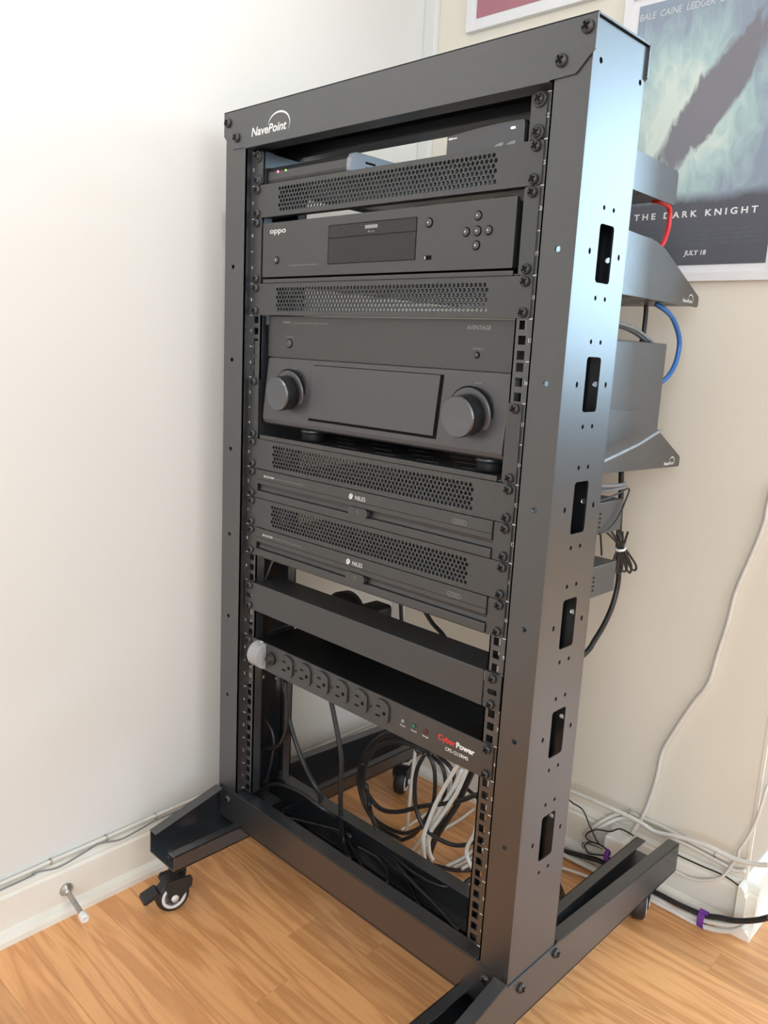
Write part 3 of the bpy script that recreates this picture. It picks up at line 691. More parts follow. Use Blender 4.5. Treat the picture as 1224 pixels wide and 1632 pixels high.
# -- two slim amplifiers
for u, lab in ((12, 'upper of the two slim rack amplifiers with a long groove and centre button'), (10, 'lower of the two slim rack amplifiers, above the open gap')):
    z = uz(u)
    t = thing('power_amplifier', lab, 'amplifier', (0, 150, z), 'slim rack amplifiers')
    part('chassis', MB().box(-214, 217, 3, 298, z - 3, z + 41), M['chassis'], t, bevel=1.0)
    prof = [(-4, z + 23), (-4, z + 43.2), (-3, z + 44), (4, z + 44), (4, z + .6), (-3, z + .6), (-4, z + 1.4), (-4, z + 10.8), (-3.2, z + 11.6), (1.5, z + 12.4), (2.6, z + 17), (1.5, z + 21.4), (-3.2, z + 22.2)]
    fp = part('front_panel', MB().prism(prof, 'x', -219, 216), M['device'], t, bevel=0.3)
    part('panel_seam', MB().box(-219, 216, -4.15, -4.0, z + 29.2, z + 29.7), M['dark'], fp)
    for s_ in (-1, 1):
        a, b = (217, 241) if s_ > 0 else (-241, -220)
        part('ear', MB().plate(rrect(a, b, z + .5, z + 44, 2.0), [], FRONT(-2), 2.0), M['panel'], t)
    pb = part('power_button', MB().plate(rrect(-18.5, 18, z + 10.6, z + 22.4, 5.5), [], FRONT(-5.5), 6.0), M['device'], t, bevel=0.8)
    part('button_mark', MB().tube([(0 + 2.2 * math.cos(k * math.pi / 5), -5.6, z + 16.5 + 2.2 * math.sin(k * math.pi / 5)) for k in range(10)], .25, 4, True), M['print_dim'], pb)
    text('model_lettering', 'SI-2150', -202, -4, z + 34.0, 2.9, M['print'], fp, width=24, bold=2)
    text('small_lettering', 'SYSTEMS INTEGRATION AMPLIFIER', -175, -4, z + 34.2, 1.9, M['print_dim'], fp, width=63)
    text('brand_lettering', 'NILES', -7, -4, z + 32.2, 5.6, M['print'], fp, width=19, bold=0.5)
    leaf = [(-16 + 4.2 * math.cos(a) * (1.0 if math.cos(a) > 0 else .7) + 1.2 * math.sin(a), z + 35.2 + 4.2 * math.sin(a)) for a in [k * math.pi / 7 for k in range(14)]]
    part('emblem', MB().add([(p[0], -4.2, p[1]) for p in leaf], [tuple(range(14))]), M['print'], fp)
    part('emblem_vein', MB().add([(-18.8, -4.3, z + 31.5), (-18, -4.3, z + 31.2), (-13.2, -4.3, z + 39), (-14, -4.3, z + 39.2)], [(0, 1, 2, 3)]), M['device'], fp)
    pill = rrect(158, 179, z + 32, z + 37, 2.4)
    part('badge', MB().tube([(p[0], -4.2, p[1]) for p in pill], .3, 4, True), M['print_dim'], fp)
    text('badge_lettering', 'SYSTEM', 168, -4, z + 33.4, 2.2, M['print_dim'], fp, center=True, width=15)
    screws(t, (z + 6.35, z + 38.1))
    mb = MB()
    for k in range(4): mb.cyl((216.9, 232, z + 8 + k * 6), (217.4, 232, z + 8 + k * 6), 2.0, 8); mb.cyl((216.9, 238, z + 8 + k * 6), (217.4, 238, z + 8 + k * 6), 1.6, 8)
    part('side_vents', mb, M['dark'], t)

# -- plain cable cover at unit 8
z = uz(8)
t = thing('blank_panel', 'plain black folded panel with slotted ears above the power strip', 'panel', (0, 20, z))
part('face', MB().prism([(-4, z + 1.5), (-4, z + 44), (-3, z + 45), (49, z + 45), (49, z + 43.4), (-2, z + 43.4), (-2, z + 2.4), (14, z + 2.4), (14, z + .8), (-3, z + .8)], 'x', -221.5, 220), M['panel'], t, bevel=0.4)
for s_ in (-1, 1):
    a, b = (221.2, 245) if s_ > 0 else (-245, -222.6)
    part('ear', MB().plate(rrect(a, b, z + .5, z + 45, 2.0), [rrect(s_ * 234 - 7.5, s_ * 234 + 7.5, z + 18.6, z + 25.2, 3.2)], FRONT(-3), 2.0), M['panel'], t)
screws(t, (z + 6.35, z + 38.1), y=-3)

# -- power strip
z = uz(6)
t = thing('power_strip', 'black rack power strip with six outlets and a clear switch cover', 'power strip', (0, 60, z))
fp = part('front_panel', MB().plate(rrect(-241.3, 241.3, z + .6, z + 44.6, 1.5, 2), [], FRONT(-2), 2.0), M['panel'], t, bevel=0.4)
part('chassis', MB().box(-216, 216, 0.2, 150, z + 1.5, z + 43.5), M['dark'], t)
zc = z + 23.6
OUT = [-138.5, -98, -59.5, -20, 18.8, 59.4]
for x in OUT:
    pl = []
    for k in range(28):
        a = 2 * math.pi * k / 28; px, pz = 17.2 * math.cos(a), 17.2 * math.sin(a)
        pl.append((x + max(-14.2, min(14.2, px)), zc + pz))
    o_ = part('outlet', MB().plate(pl, [], FRONT(-4.6), 2.6), M['device'], t, bevel=0.5)
    mb = MB(); mb.box(x - 8.2, x - 1.2, -4.9, -4.5, zc + 5.4, zc + 7.6); mb.box(x - 8.8, x - .8, -4.9, -4.5, zc - 8, zc - 5.6)
    mb.prism([(x + 6.2 + 2.8 * math.cos(a), zc - .6 + 2.8 * math.sin(a)) for a in [k * math.pi / 5 for k in range(10)]], 'y', -4.9, -4.5)
    part('outlet_slots', mb, M['dark'], o_)
for x in (-118.2, -40.8, 38.3): place('screw', screw_mesh('small_screw', 2.6, 1.4), (x, -2, zc), t)
br = part('breaker_button', MB().lathe([(9.6, 0), (9.6, 3), (8.2, 4), (5.5, 4), (5.5, 8), (4.6, 9), (0, 9)], (-176.5, -2, zc), (0, -1, 0), 24), M['rubber'], t)
cov = [(-2, z + 3.4)] + [(-2 - 20 * math.sin(math.pi * k / 12), zc + 20 * -math.cos(math.pi * k / 12)) for k in range(1, 12)] + [(-2, z + 43.8)]
sw = part('switch_cover', MB().prism(cov, 'x', -212, -189.5), M['clear'], t, bevel=0.8, label='frosted clear cover over the switch')
part('cover_hinge', MB().tube([(-205, -3.5, z + 44.0), (-196, -3.5, z + 44.4)], 1.6, 8), M['clear'], sw)
for x, mm, lab in ((98, 'led_off', 'Power'), (117, 'led_off_green', 'Ground'), (137, 'led_off_red', 'Surge')):
    l_ = part('indicator', MB().lathe([(3.2, 0), (3.0, 1.2), (1.8, 2.8), (0, 3.2)], (x, -2, zc + .4), (0, -1, 0), 14), M[mm], t)
    text('indicator_lettering', lab, x, -2, zc - 7.2, 2.6, M['print'], t, center=True, width=9.5, bold=1)
text('brand_lettering', 'Cyber', 157.5, -2, zc - 1.0, 7.6, M['red_print'], t, width=28, bold=1.5)
text('brand_lettering', 'Power', 186.5, -2, zc - 1.0, 7.2, M['print'], t, width=28.5, bold=4.0)
text('model_lettering', 'CPS-1215RMS', 170, -2, zc - 11.2, 4.6, M['print'], t, width=36, bold=1.2)
screws(t, (z + 6.35, z + 38.1))
# plug-in adapters standing on the strip's casing
single('power_adapter', MB().lathe([(30, 0), (36, 3), (37, 20), (35, 26), (28, 30)], (-140, 128, uz(6) + 81.5), (0, -1, 0), 28), M['rubber'],
       'round black power adapter standing on the power strip behind the plain panel', 'adapter')
single('power_adapter', MB().prism(rrect(-93, -57, uz(6) + 43.6, uz(6) + 114, 6), 'y', 100, 134), M['rubber'],
       'square-edged black power adapter beside the round one behind the plain panel', 'adapter', bevel=3)

CABLES = {
    'c1': [(-254,78,191),(-235,78,130),(-216,78,84),(-185,78,40),(-151,78,9),(-134,100,-40),(-69,81,-40)],
    'c2': [(-132,75,199),(-121,75,171),(-106,75,130),(-94,75,89),(-92,75,42),(-90,75,2),(-84,79,-52),(-42,53,-52)],
    'c3': [(-281,38,159),(-281,38,114),(-277,38,76),(-248,38,60),(-214,38,70),(-191,38,97),(-184,38,135),(-190,38,195)],
    'c3b': [(-278,40,146),(-255,40,117),(-229,40,101),(-219,40,86),(-218,40,67),(-229,40,18),(-244,40,-9)],
    'c4': [(-265,42,-40),(-260,45,-32),(-235,45,-9),(-200,45,8),(-150,45,15),(-97,45,11),(-95,94,-35),(-32,99,-35),(23,90,-35),(64,85,-35),(108,85,-30),(130,108,-30),(139,136,-30),(190,170,-90),(200,260,-155)],
    'c5': [(-207,40,-50),(-182,55,-50),(-144,74,-50),(-100,92,-50),(-53,95,-50),(13,89,-50),(66,80,-50)],
    'c6': [(-109,150,9),(-97,150,-32),(-28,92,-6),(-11,100,-35),(37,78,-35),(82,65,-35),(137,52,-35),(183,38,-35)],
    'c7': [(-105,94,-52),(-69,80,-52),(-16,55,-52),(10,44,-52)],
    'c8': [(-50,77,-45),(-37,79,-45),(-5,80,-45),(23,66,-45),(42,48,-45)],
    'c9': [(25,98,-54),(55,81,-54),(100,55,-54)],
    'gap_a': [(-49,140,366),(-46,140,342),(-42,140,313),(-39,140,294)],
    'gap_b': [(4,125,356),(17,125,346),(32,125,333),(52,125,322),(70,125,305)],
    'gap_c': [(-233,45,387),(-244,45,369),(-254,45,348),(-263,45,331)],
    'gap_d': [(-289,48,281),(-275,48,260),(-265,48,247),(-229,48,267),(-195,48,284)],
    'coil_a': [(-42,170,-69),(-92,170,-70),(-131,170,-44),(-147,170,-1),(-134,170,48),(-103,170,88),(-76,170,105),(-41,170,112),(-16,170,96)],
    'coil_b': [(20,160,112),(-19,160,111),(-53,160,104),(-91,160,83),(-110,160,61),(-121,160,38),(-125,160,9),(-117,160,-12),(-85,160,-28),(-45,160,-16),(5,160,17),(39,160,36),(80,160,61),(119,160,88),(170,185,80),(205,240,-40),(210,300,-150)],
    'coil_c': [(-133,165,33),(-135,165,-3),(-121,165,-37),(-95,165,-58),(-38,165,-53),(-1,165,-26),(15,165,-5)],
    'oval': [(13,150,115),(0,150,85),(-4,150,57),(0,150,22),(11,150,0),(29,150,-11),(55,150,-13),(82,150,-8),(106,150,5),(135,150,25),(180,190,-40),(200,270,-150)],
    'strand_a': [(-18,175,104),(-5,175,98),(6,175,91),(14,175,73),(17,175,40),(13,175,14),(-1,175,-19),(-20,175,-51),(-46,175,-75)],
    'strand_b': [(-24,185,98),(-8,185,93),(18,185,84),(28,185,64),(29,185,42),(24,185,13),(10,185,-27),(1,185,-51)],
    'strand_c': [(-5,190,99),(13,190,92),(33,190,84),(42,190,68),(38,190,34),(25,190,-3),(10,190,-43)],
    'thick': [(76,200,118),(66,200,85),(56,200,57),(44,200,23),(25,200,-15),(7,200,-52),(-3,200,-82),(-55,263,-155)],
    'low_black': [(-37,251,-150),(-19,259,-150),(-2,268,-150),(18,293,-150),(33,338,-150),(190,350,-155)],
    'wall_black': [(-48,330,-33),(-27,330,-38),(4,330,-46)],
    'w1': [(-74,230,86),(-75,230,58),(-79,230,-6),(-82,230,-81),(-131,283,-158)],
    'w2': [(-153,296,-158),(-153,321,-158),(-157,374,-158),(-159,412,-158)],
    'w3': [(87,140,143),(83,140,127),(63,140,84),(48,140,48),(36,140,11),(29,140,-15),(31,140,-43),(34,140,-54)],
    'w4': [(99,152,144),(91,152,119),(77,152,76),(51,152,25),(34,152,-7),(25,152,-34),(7,152,-63),(-3,152,-80)],
    'w4b': [(75,162,109),(61,162,70),(38,162,23),(28,162,-2),(21,162,-28),(24,162,-54),(33,162,-65)],
    'w4c': [(-24,222,80),(0,222,60),(11,222,40),(6,222,-2),(-20,222,-48),(-42,222,-88),(-64,222,-124)],
    'w5': [(-101,343,-158),(-101,403,-158),(-106,455,-158)],
    'w6': [(135,140,107),(132,140,83),(127,140,62),(123,140,35),(112,140,7),(115,140,-9),(128,140,-23),(180,150,-90)],
    'w7': [(-19,261,-150),(-14,309,-150),(-18,360,-150),(-10,415,-150)],
    'w8': [(-11,274,-154),(-7,315,-154),(-10,362,-154),(2,409,-154)],
    'w9': [(7,274,-146),(9,305,-146),(12,340,-146),(24,387,-146)],
    'red': [(195,330,930),(205,332,928),(205,359,925),(205,365,910),(205,362,892),(205,350,874),(195,347,863)],
    'blue': [(195,372,799),(205,383,791),(205,410,781),(205,433,762),(205,442,745),(205,438,722),(205,426,706),(205,405,693),(195,392,682)],
    'blk_a': [(150,432,807),(150,435,789),(150,435,761),(150,431,747),(150,426,733)],
    'gry_a': [(200,246,767),(200,274,765),(200,310,761),(200,341,753),(200,362,746),(170,445,738)],
    'gry_a2': [(190,265,763),(190,294,762),(190,327,757),(190,355,750),(190,375,743),(165,444,734)],
    'gry_b': [(245,169,592),(245,186,595),(245,223,602),(245,268,611),(245,305,621),(245,326,626)],
    'blk_b': [(150,412,550),(150,417,527),(150,421,502),(150,425,461),(150,430,420),(150,440,387),(150,441,361),(150,431,331),(150,411,304),(150,385,283),(150,362,268),(135,325,245),(110,280,225)],
    'gry_c1': [(205,240,552),(205,265,549),(205,301,547),(205,321,547)],
    'gry_c2': [(190,268,539),(190,295,538),(190,331,537),(190,353,538)],
    'blk_thin': [(222,213,535),(222,246,537),(222,279,542),(222,296,545),(222,302,542),(222,296,531),(222,285,514),(222,271,501),(222,252,492),(222,231,489)],
    'blk_e': [(180,312,470),(180,318,452),(180,322,437)],
    'wallcable': [(341,511,553),(338,511,516),(337,511,493),(329,511,455),(320,511,419),(310,511,378),(305,510,328),(297,510,278),(291,510,233),(283,510,209),(268,510,180),(244,509,122),(229,509,80),(225,509,33),(213,509,-34),(196,496,-89),(184,496,-123)],
    'rw1': [(50,471,-40),(95,472,-39),(137,473,-38),(190,474,-38),(223,475,-40),(248,475,-44),(286,476,-35),(309,477,-31),(337,477,-28),(374,478,-30),(408,479,-23),(425,479,-15)],
    'rw2': [(117,508,-120),(137,508,-90),(160,508,-68),(188,509,-52),(207,509,-52),(232,510,-51),(280,511,-54),(336,512,-58),(357,513,-58),(383,513,-47)],
    'rw3': [(128,507,-116),(147,507,-88),(172,508,-69),(208,508,-61),(240,509,-65),(286,510,-63),(344,511,-67),(366,512,-70),(384,512,-63)],
    'thinR': [(394,548,60),(398,508,93),(396,498,62),(391,498,30),(383,498,0),(375,498,-22),(373,498,-39),(367,498,-53),(359,498,-74),(349,497,-88),(324,497,-104),(301,496,-110),(274,496,-109)],
    'darkwire': [(257,502,-82),(280,503,-84),(318,504,-84),(355,505,-83),(383,505,-90),(388,505,-105),(396,505,-129)],
    'blkbase': [(66,466,-160),(98,467,-154),(134,468,-146),(166,469,-141),(213,470,-147),(270,468,-145),(304,468,-145),(343,469,-142),(369,470,-133),(396,470,-123),(422,471,-107),(438,471,-93)],
    'whbase1': [(68,466,-160),(97,466,-160),(118,467,-160),(159,467,-159),(215,469,-160),(271,470,-156),(296,470,-159),(344,471,-152),(384,472,-138),(403,473,-123)],
    'whbase2': [(71,462,-160),(100,462,-160),(125,463,-160),(165,464,-160),(218,465,-160),(273,466,-160),(298,466,-160),(347,467,-160),(384,468,-147),(407,469,-127)],
    'whfloor': [(98,418,-160),(119,429,-160),(157,440,-160),(192,447,-160)],
    'adapt': [(164,489,-101),(193,489,-109),(166,489,-122),(191,489,-88),(180,489,-104),(167,489,-129),(135,488,-135)],
    'thinblk': [(78,472,-53),(94,472,-60),(115,473,-65),(132,473,-88),(149,473,-110),(165,474,-119)],
    'thinblk2': [(148,471,-115),(129,471,-113),(131,471,-101),(148,471,-87),(171,472,-80),(187,472,-67),(204,472,-66),(214,473,-68)],
    'coilw0': [(174,474,-119),(154,473,-121),(133,473,-123),(122,473,-125),(122,473,-135),(135,473,-137),(155,473,-133),(173,474,-125)],
    'coilw1': [(176,471,-117),(155,470,-117),(135,470,-120),(125,470,-124),(126,470,-132),(137,470,-136),(157,470,-131),(174,471,-123)],
    'coilw2': [(177,468,-115),(156,467,-113),(136,467,-116),(128,467,-124),(130,467,-130),(138,467,-135),(158,467,-129),(175,468,-121)],
    'coilw3': [(178,465,-112),(158,464,-108),(138,464,-113),(131,464,-124),(134,464,-128),(140,464,-134),(160,464,-127),(177,465,-119)],
}

# ------------------------------------------------------------------ cables
def cable(key, r, mt, label, group=None, name='cable', k=6, n=8):
    pts = CABLES[key]
    pts = [(p[0], p[1], max(p[2], ZF + r + 0.6)) for p in pts]
    return single(name, MB().tube(smooth_path(pts, k), r, n), M[mt], label, 'cable', group)
G1 = 'black leads in the bottom of the rack'
cable('c1', 3.9, 'cable', 'black power cord hanging from the left of the power strip into the base', G1, 'power_cable')
cable('c2', 3.9, 'cable', 'black power cord hanging straight down below the middle outlets', G1, 'power_cable')
cable('c3', 3.0, 'cable', 'thin black lead drooping in a U beside the left post', G1)
cable('c3b', 2.2, 'cable', 'thin black wire dropping to the left end of the base tray', G1)
cable('c4', 3.4, 'cable', 'black lead arching from the left corner of the base tray to the right post', G1)
cable('c5', 3.0, 'cable', 'black lead lying along the middle of the base tray', G1)
cable('c6', 3.6, 'cable', 'black cord leaving the coil and running forward to the right end of the tray', G1)
cable('c7', 2.4, 'cable', 'short thin black lead in the tray below the hanging cord', G1)
cable('c8', 3.0, 'cable', 'black lead bending down sharply near the middle of the tray', G1)
cable('c9', 2.2, 'cable', 'thin black lead at the right end of the base tray', G1)
cable('gap_a', 3.2, 'cable', 'black cable hanging straight down in the gap below the lower amplifier', G1)
cable('gap_b', 3.2, 'cable', 'black cable slanting across the gap below the lower amplifier', G1)
cable('gap_c', 1.8, 'cable_grey', 'thin grey wire at the left end of the gap below the lower amplifier', G1)
cable('gap_d', 2.0, 'cable', 'thin black wire bending over the left end of the power strip', G1)
G2 = 'black cords coiled behind the base of the rack'
cable('coil_a', 3.8, 'cable', 'outer turn of the black coil behind the base of the rack', G2, 'power_cable')
cable('coil_b', 3.8, 'cable', 'black cord that leaves the coil and waves across to the right post', G2, 'power_cable')
cable('coil_c', 3.4, 'cable', 'inner lower turn of the black coil behind the base of the rack', G2, 'power_cable')
cable('oval', 3.4, 'cable', 'black cord hanging in a tall oval loop beside the coil', G2, 'power_cable')
cable('strand_a', 3.2, 'cable', 'black cord closing the right side of the oval loop', G2, 'power_cable')
cable('strand_b', 3.2, 'cable', 'black cord bowing out just right of the oval loop', G2, 'power_cable')
cable('strand_c', 3.4, 'cable', 'black cord bowing furthest right, behind the white leads', G2, 'power_cable')
cable('thick', 5.0, 'cable', 'thick black cord slanting down from under the red and white brand name', G2, 'power_cable')
cable('low_black', 3.4, 'cable', 'black cord lying on the floor behind the rear beam', G2, 'power_cable')
cable('wall_black', 3.4, 'cable', 'short run of black cord against the skirting behind the right rail', G2, 'power_cable')
G3 = 'white leads behind the base of the rack'
cable('w1', 2.8, 'cable_white', 'white lead hanging almost straight down through the coil', G3)
cable('w2', 2.6, 'cable_white', 'white lead lying on the floor beyond the oval loop', G3)
cable('w3', 3.5, 'cable_white', 'foremost white lead slanting down across the black loops', G3)
cable('w4', 3.5, 'cable_white', 'white lead slanting down beside the thick black cord', G3)
cable('w4b', 3.5, 'cable_white', 'white lead between the two slanting ones', G3)
cable('w4c', 3.5, 'cable_white', 'white lead bowing out behind the slanting bunch', G3)
cable('w5', 2.8, 'cable_white', 'white lead crossing the floor towards the right rail', G3)
cable('w6', 3.0, 'cable_white', 'white lead looping down close behind the right rail', G3)
for i, k_ in enumerate(('w7', 'w8', 'w9')):
    cable(k_, 3.2, 'cable_white', ('rear', 'middle', 'front')[i] + ' one of three parallel white leads on the floor by the right rail', G3)
cable('red', 3.4, 'cable_red', 'red cable curving down from the top shelf to the shelf below', None, 'network_cable')
cable('blue', 3.6, 'cable_blue', 'blue cable bowing out behind the rack above the receiver', None, 'network_cable')
cable('blk_a', 3.6, 'cable', 'short black cable between the disc player shelf and the receiver')
cable('gry_a', 2.6, 'cable_grey', 'upper of two grey cables arching over the receiver', 'grey cables behind the rack')
cable('gry_a2', 2.6, 'cable_grey', 'lower of two grey cables arching over the receiver', 'grey cables behind the rack')
cable('gry_b', 2.6, 'cable_grey', 'grey cable rising along the lower edge of the receiver', 'grey cables behind the rack')
cable('gry_c1', 2.6, 'cable_grey', 'upper grey cable crossing behind the rack under the receiver shelf', 'grey cables behind the rack')
cable('gry_c2', 2.6, 'cable_grey', 'lower grey cable crossing behind the rack under the receiver shelf', 'grey cables behind the rack')
cable('blk_b', 4.4, 'cable', 'thick black power cord dropping behind the amplifiers and curving in behind the post', None, 'power_cable')
cable('blk_thin', 1.3, 'cable', 'thin black wire looped out beside the upper amplifier')
cable('blk_e', 1.4, 'cable', 'short thin black wire between the two amplifiers')
t = thing('wire_bundle', 'bundle of thin black wires bound with a white tie behind the amplifiers', 'wires', (195, 365, 400))
KN = (196, 346, 448)
for i in range(5):
    up = [(KN[0] - 12 + i * 5, KN[1] - 26 + i * 7, KN[2] + 26), (KN[0] - 4 + i * 2, KN[1] - 8 + i * 3, KN[2] + 10), (KN[0] - 3 + i * 1.5, KN[1] - 3 + i * 1.5, KN[2])]
    dn = [(KN[0] - 5 + i * 2.4, KN[1] - 6 + i * 5, KN[2] - 16), (KN[0] - 6 + i * 3, KN[1] - 7 + i * 9, KN[2] - 34), (KN[0] - 4 + i * 3, KN[1] - 1 + i * 10, KN[2] - 38 - (i % 2) * 3), (KN[0] - 2 + i * 3, KN[1] + 2 + i * 8, KN[2] - 28), (KN[0] - 1 + i, KN[1] + 1 + i * 3, KN[2] - 4)]
    part('strand', MB().tube(smooth_path(up + dn), 1.7, 6), M['cable'], t)
part('tie', MB().tube([(KN[0] + 6.5 * math.cos(a), KN[1] + 7.5 * math.sin(a), KN[2] - 1 + 1.5 * math.sin(a)) for a in [k * math.pi / 8 for k in range(16)]], 2.0, 6, True), M['white_plastic'], t)

# along the back wall
cable('wallcable', 3.6, 'cable_white', 'cream cable running down the back wall beneath the poster')
cable('rw1', 3.8, 'cable_white', 'white cable swinging loose across the back wall above the skirting')
for key, lab in (('rw2', 'upper white cable pinned along the back wall skirting'), ('rw3', 'lower white cable pinned along the back wall skirting')):
    CABLES[key] = [(p[0], p[1] - (22 if p[2] < -76 else 0), p[2]) for p in CABLES[key]]
    cable(key, 3.6, 'cable_white', lab, 'pinned white cables on the back wall')
cable('thinR', 2.6, 'cable_white', 'white cable coming round the wall corner and curling over the skirting')
cable('darkwire', 1.3, 'cable', 'thin dark wire along the skirting cap, bending down at the wall corner')
cable('blkbase', 4.6, 'cable', 'thick black cable tied along the floor edge of the back wall')
cable('whbase1', 4.2, 'cable_white', 'upper white cable in the tied bunch along the floor edge', 'white cables tied at the back wall')
cable('whbase2', 4.2, 'cable_white', 'lower white cable in the tied bunch along the floor edge', 'white cables tied at the back wall')
cable('whfloor', 2.6, 'cable_white', 'short white cable lying on the floor left of the rear caster')
cable('thinblk', 1.3, 'cable', 'thin black wire falling from behind the right post to the purple-tied coil')
cable('thinblk2', 1.3, 'cable', 'thin black wire curling over the tied coil to the wall adapter')
t = thing('wire_coil', 'small coil of thin dark and white wire wrapped with purple tape', 'wires', (150, 470, -138))
for i in range(4): part('turn', MB().tube(smooth_path(CABLES['coilw%d' % i] + CABLES['coilw%d' % i][:1]), 1.5, 6), M['cable'] if i % 2 else M['cable_white'], t)
part('purple_wrap', MB().tube([(174, 469 + 9 * math.cos(a), -121 + 9 * math.sin(a)) for a in [k * math.pi / 8 for k in range(16)]], 4.0, 8, True), M['velcro'], t)
def strap(x, y, zc, lab):
    pts = [(y + 10 * math.cos(a), zc + 15 * math.sin(a)) for a in [k * math.pi / 8 for k in range(16)]]
    inn = [(y + 8.6 * math.cos(a), zc + 13.6 * math.sin(a)) for a in [k * math.pi / 8 for k in range(16)]]
    v = [(x - 5, p[0], p[1]) for p in pts] + [(x + 5, p[0], p[1]) for p in pts] + [(x - 5, p[0], p[1]) for p in inn] + [(x + 5, p[0], p[1]) for p in inn]
    f = []
    for i in range(16):
        j = (i + 1) % 16
        f += [(i, j, 16 + j, 16 + i), (32 + i, 48 + i, 48 + j, 32 + j), (i, 32 + i, 32 + j, j), (16 + i, 16 + j, 48 + j, 48 + i)]
    mb = MB().add(v, f)
    mb.box(x - 5, x + 9, y - 6, y + 2, zc + 14.2, zc + 16.2)
    return single('cable_strap', mb, M['velcro'], lab, 'strap')
strap(344, 468, -149, 'purple hook-tape strap around the cables on the floor edge')
# wall adapter beside the coil
t = thing('wall_adapter', 'white plug-in adapter on the skirting behind the wheel foot', 'adapter', (182, 486, -125))
part('body', MB().prism(rrect(164, 200, -124, -86, 5), 'y', 466, 497), M['white_plastic'], t, bevel=3)
part('faceplate', MB().prism(rrect(160, 204, -128, -82, 3), 'y', 497, 499.5), M['trim'], t)

# wires along the left skirting
def on_left(pts, r, mt, lab, grp, key):
    CABLES[key] = [W(XL + p[0], p[1], p[2]) for p in pts]
    return cable(key, r, mt, lab, grp)
on_left([(6, -900, -74), (6, -345, -74), (6, -265, -73), (6, -190, -73), (6, -85, -72), (6, 60, -72), (7, 250, -74), (7, 470, -74)], 3.0, 'cable_white', 'white cable clipped along the top of the left wall skirting', None, 'lw1')
on_left([(12, -900, -81), (12, -345, -80), (10, -290, -78), (15, -255, -82), (13, -215, -78), (10, -185, -76), (14, -150, -82), (13, -110, -79), (11, -60, -77), (11, 200, -79)], 1.3, 'cable_grey', 'thin grey wire sagging under the white cable on the left skirting', None, 'lw2')
CL = MB()
CL.tube([W(XL + 6 + 4.6 * math.cos(a), 0, ZF + 4.6 * math.sin(a)) for a in [math.radians(-100 + 25 * k) for k in range(12)]], 0.9, 6)
CLIP = meshdata('cable_clip', CL, M['steel'], P(*W(XL, 0, ZF)))
for yy, lab in ((-262, 'wire clip on the left skirting above the door stop'), (-171, 'wire clip on the left skirting midway to the rack foot'), (-82, 'wire clip on the left skirting nearest the rack foot')):
    o = bpy.data.objects.new('cable_clip', CLIP); o.location = P(*W(XL, yy, -73)); o['label'] = lab; o['category'] = 'clip'; o['group'] = 'clips on the left skirting'
    link(o, None, o.location.copy())

CL2 = MB()
CL2.tube([W(0, YB - 5 - 4.8 * math.cos(a), ZF + 5.0 * math.sin(a)) for a in [math.radians(-100 + 25 * k) for k in range(9)]], 0.9, 6)
CLIP2 = meshdata('wall_clip', CL2, M['steel'], P(*W(0, YB, ZF)))
for xx, zz, lab in ((196, -51, 'wire clip on the back wall above the purple-tied coil'), (346, -58, 'wire clip on the back wall near the outer corner')):
    o = bpy.data.objects.new('cable_clip', CLIP2); o.location = P(*W(xx, YB, zz)); o['label'] = lab; o['category'] = 'clip'; o['group'] = 'clips on the back wall'
    link(o, None, o.location.copy())

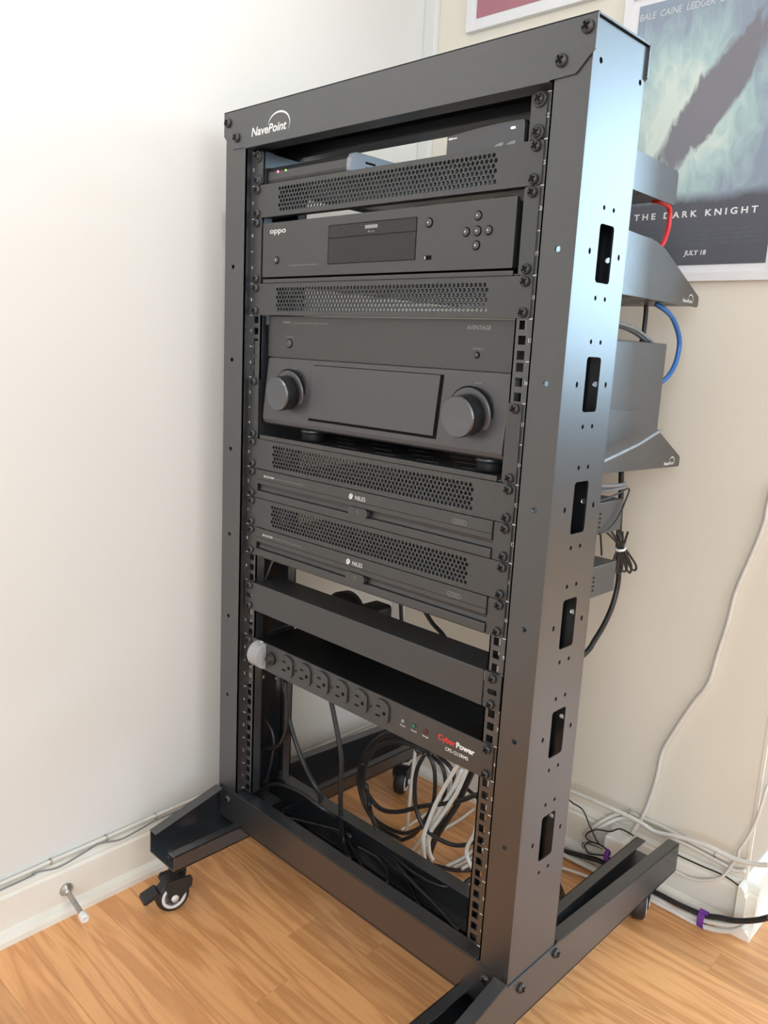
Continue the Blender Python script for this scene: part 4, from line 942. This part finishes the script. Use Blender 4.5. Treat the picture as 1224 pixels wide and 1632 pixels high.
# ------------------------------------------------------------------ door stop on the left skirting
bx0 = W(XL + 14, -243, -126)
t = thing('door_stop', 'steel spring door stop with a white rubber tip on the left skirting', 'door stop', bx0)
d0 = Vector(W(XL + 14, -243, -126)); d1 = Vector(W(XL + 92, -252, -129)); dd = (d1 - d0).normalized()
part('base', MB().lathe([(10.5, 0), (10.5, 1.5), (8, 4), (5.5, 8), (4.2, 12)], d0, dd, 24), M['steel'], t)
part('shaft', MB().lathe([(4.2, 10)] + [(3.5 + .5 * (k % 2), 12 + k * 1.4) for k in range(40)], d0, dd, 14), M['steel'], t)
part('tip', MB().lathe([(5.6, 66), (6.6, 68), (6.6, 78), (5.8, 80), (2.2, 80), (2.2, 78.5), (0, 78.5)], d0, dd, 20), M['white_plastic'], t)

# ------------------------------------------------------------------ posters on the back wall
def poster(name, label, x0, x1, z0, z1, mat_w, art, border=13.0):
    t = thing(name, label, 'poster', W((x0 + x1) / 2, YB - 5, z0))
    fr = wplate(rect(x0, x1, z0, z1), [rect(x0 + border, x1 - border, z0 + border, z1 - border)], 'y', YB - 11, 10.5)
    part('frame', fr, M['frame_white'], t, bevel=1.0)
    if mat_w: part('mount', wplate(rect(x0 + border, x1 - border, z0 + border, z1 - border), [], 'y', YB - 7, 2), M['frame_white'], t)
    pr = part('print', wplate(rect(x0 + border + mat_w, x1 - border - mat_w, z0 + border + mat_w, z1 - border - mat_w), [], 'y', YB - 8, 1), art, t)
    return t, pr
t, pr = poster('framed_poster', 'framed film poster with a teal sky, dark slanting shape and white title', 37, 322, 842, 1275, 11.0, M['art'])
yp = YB - 8
def pt(name, s_, x, z, h, width=None, m_='print', **k): return text(name, s_, x, yp, z, h, M[m_], pr, width=width, face='room_back', **k)
pt('title_lettering', 'T H E   D A R K   K N I G H T', 88, 936.5, 9.2, 190, bold=2.6)
pt('cast_lettering', 'BALE  CAINE  LEDGER  OLDMAN  ECKHART', 63, 1230, 9.5, 233, 'print_pale', bold=1.2, shear=.12)
pt('date_lettering', 'JULY 18', 176, 880.5, 7.2, 34, bold=2.0, shear=.1)
mb = MB()
rnd = random.Random(3)
for k in range(4):
    x = 102.0
    while x < 292:
        w = rnd.uniform(5, 17); mb.add([W(x, yp - .2, 914 - k * 6.2), W(min(x + w, 292), yp - .2, 914 - k * 6.2), W(min(x + w, 292), yp - .2, 917.6 - k * 6.2), W(x, yp - .2, 917.6 - k * 6.2)], [(0, 1, 2, 3)]); x += w + 2.4
M['credit'] = mat('faint_credit_print', (0.105, 0.12, 0.14), 0.5, noise=0.1, nscale=200)
part('credit_block', mb, M['credit'], pr)
poster('framed_print', 'white framed print with a dusty maroon picture near the wall corner', -276, -2, 1282, 1690, 9.0, M['maroon'], border=11.0)
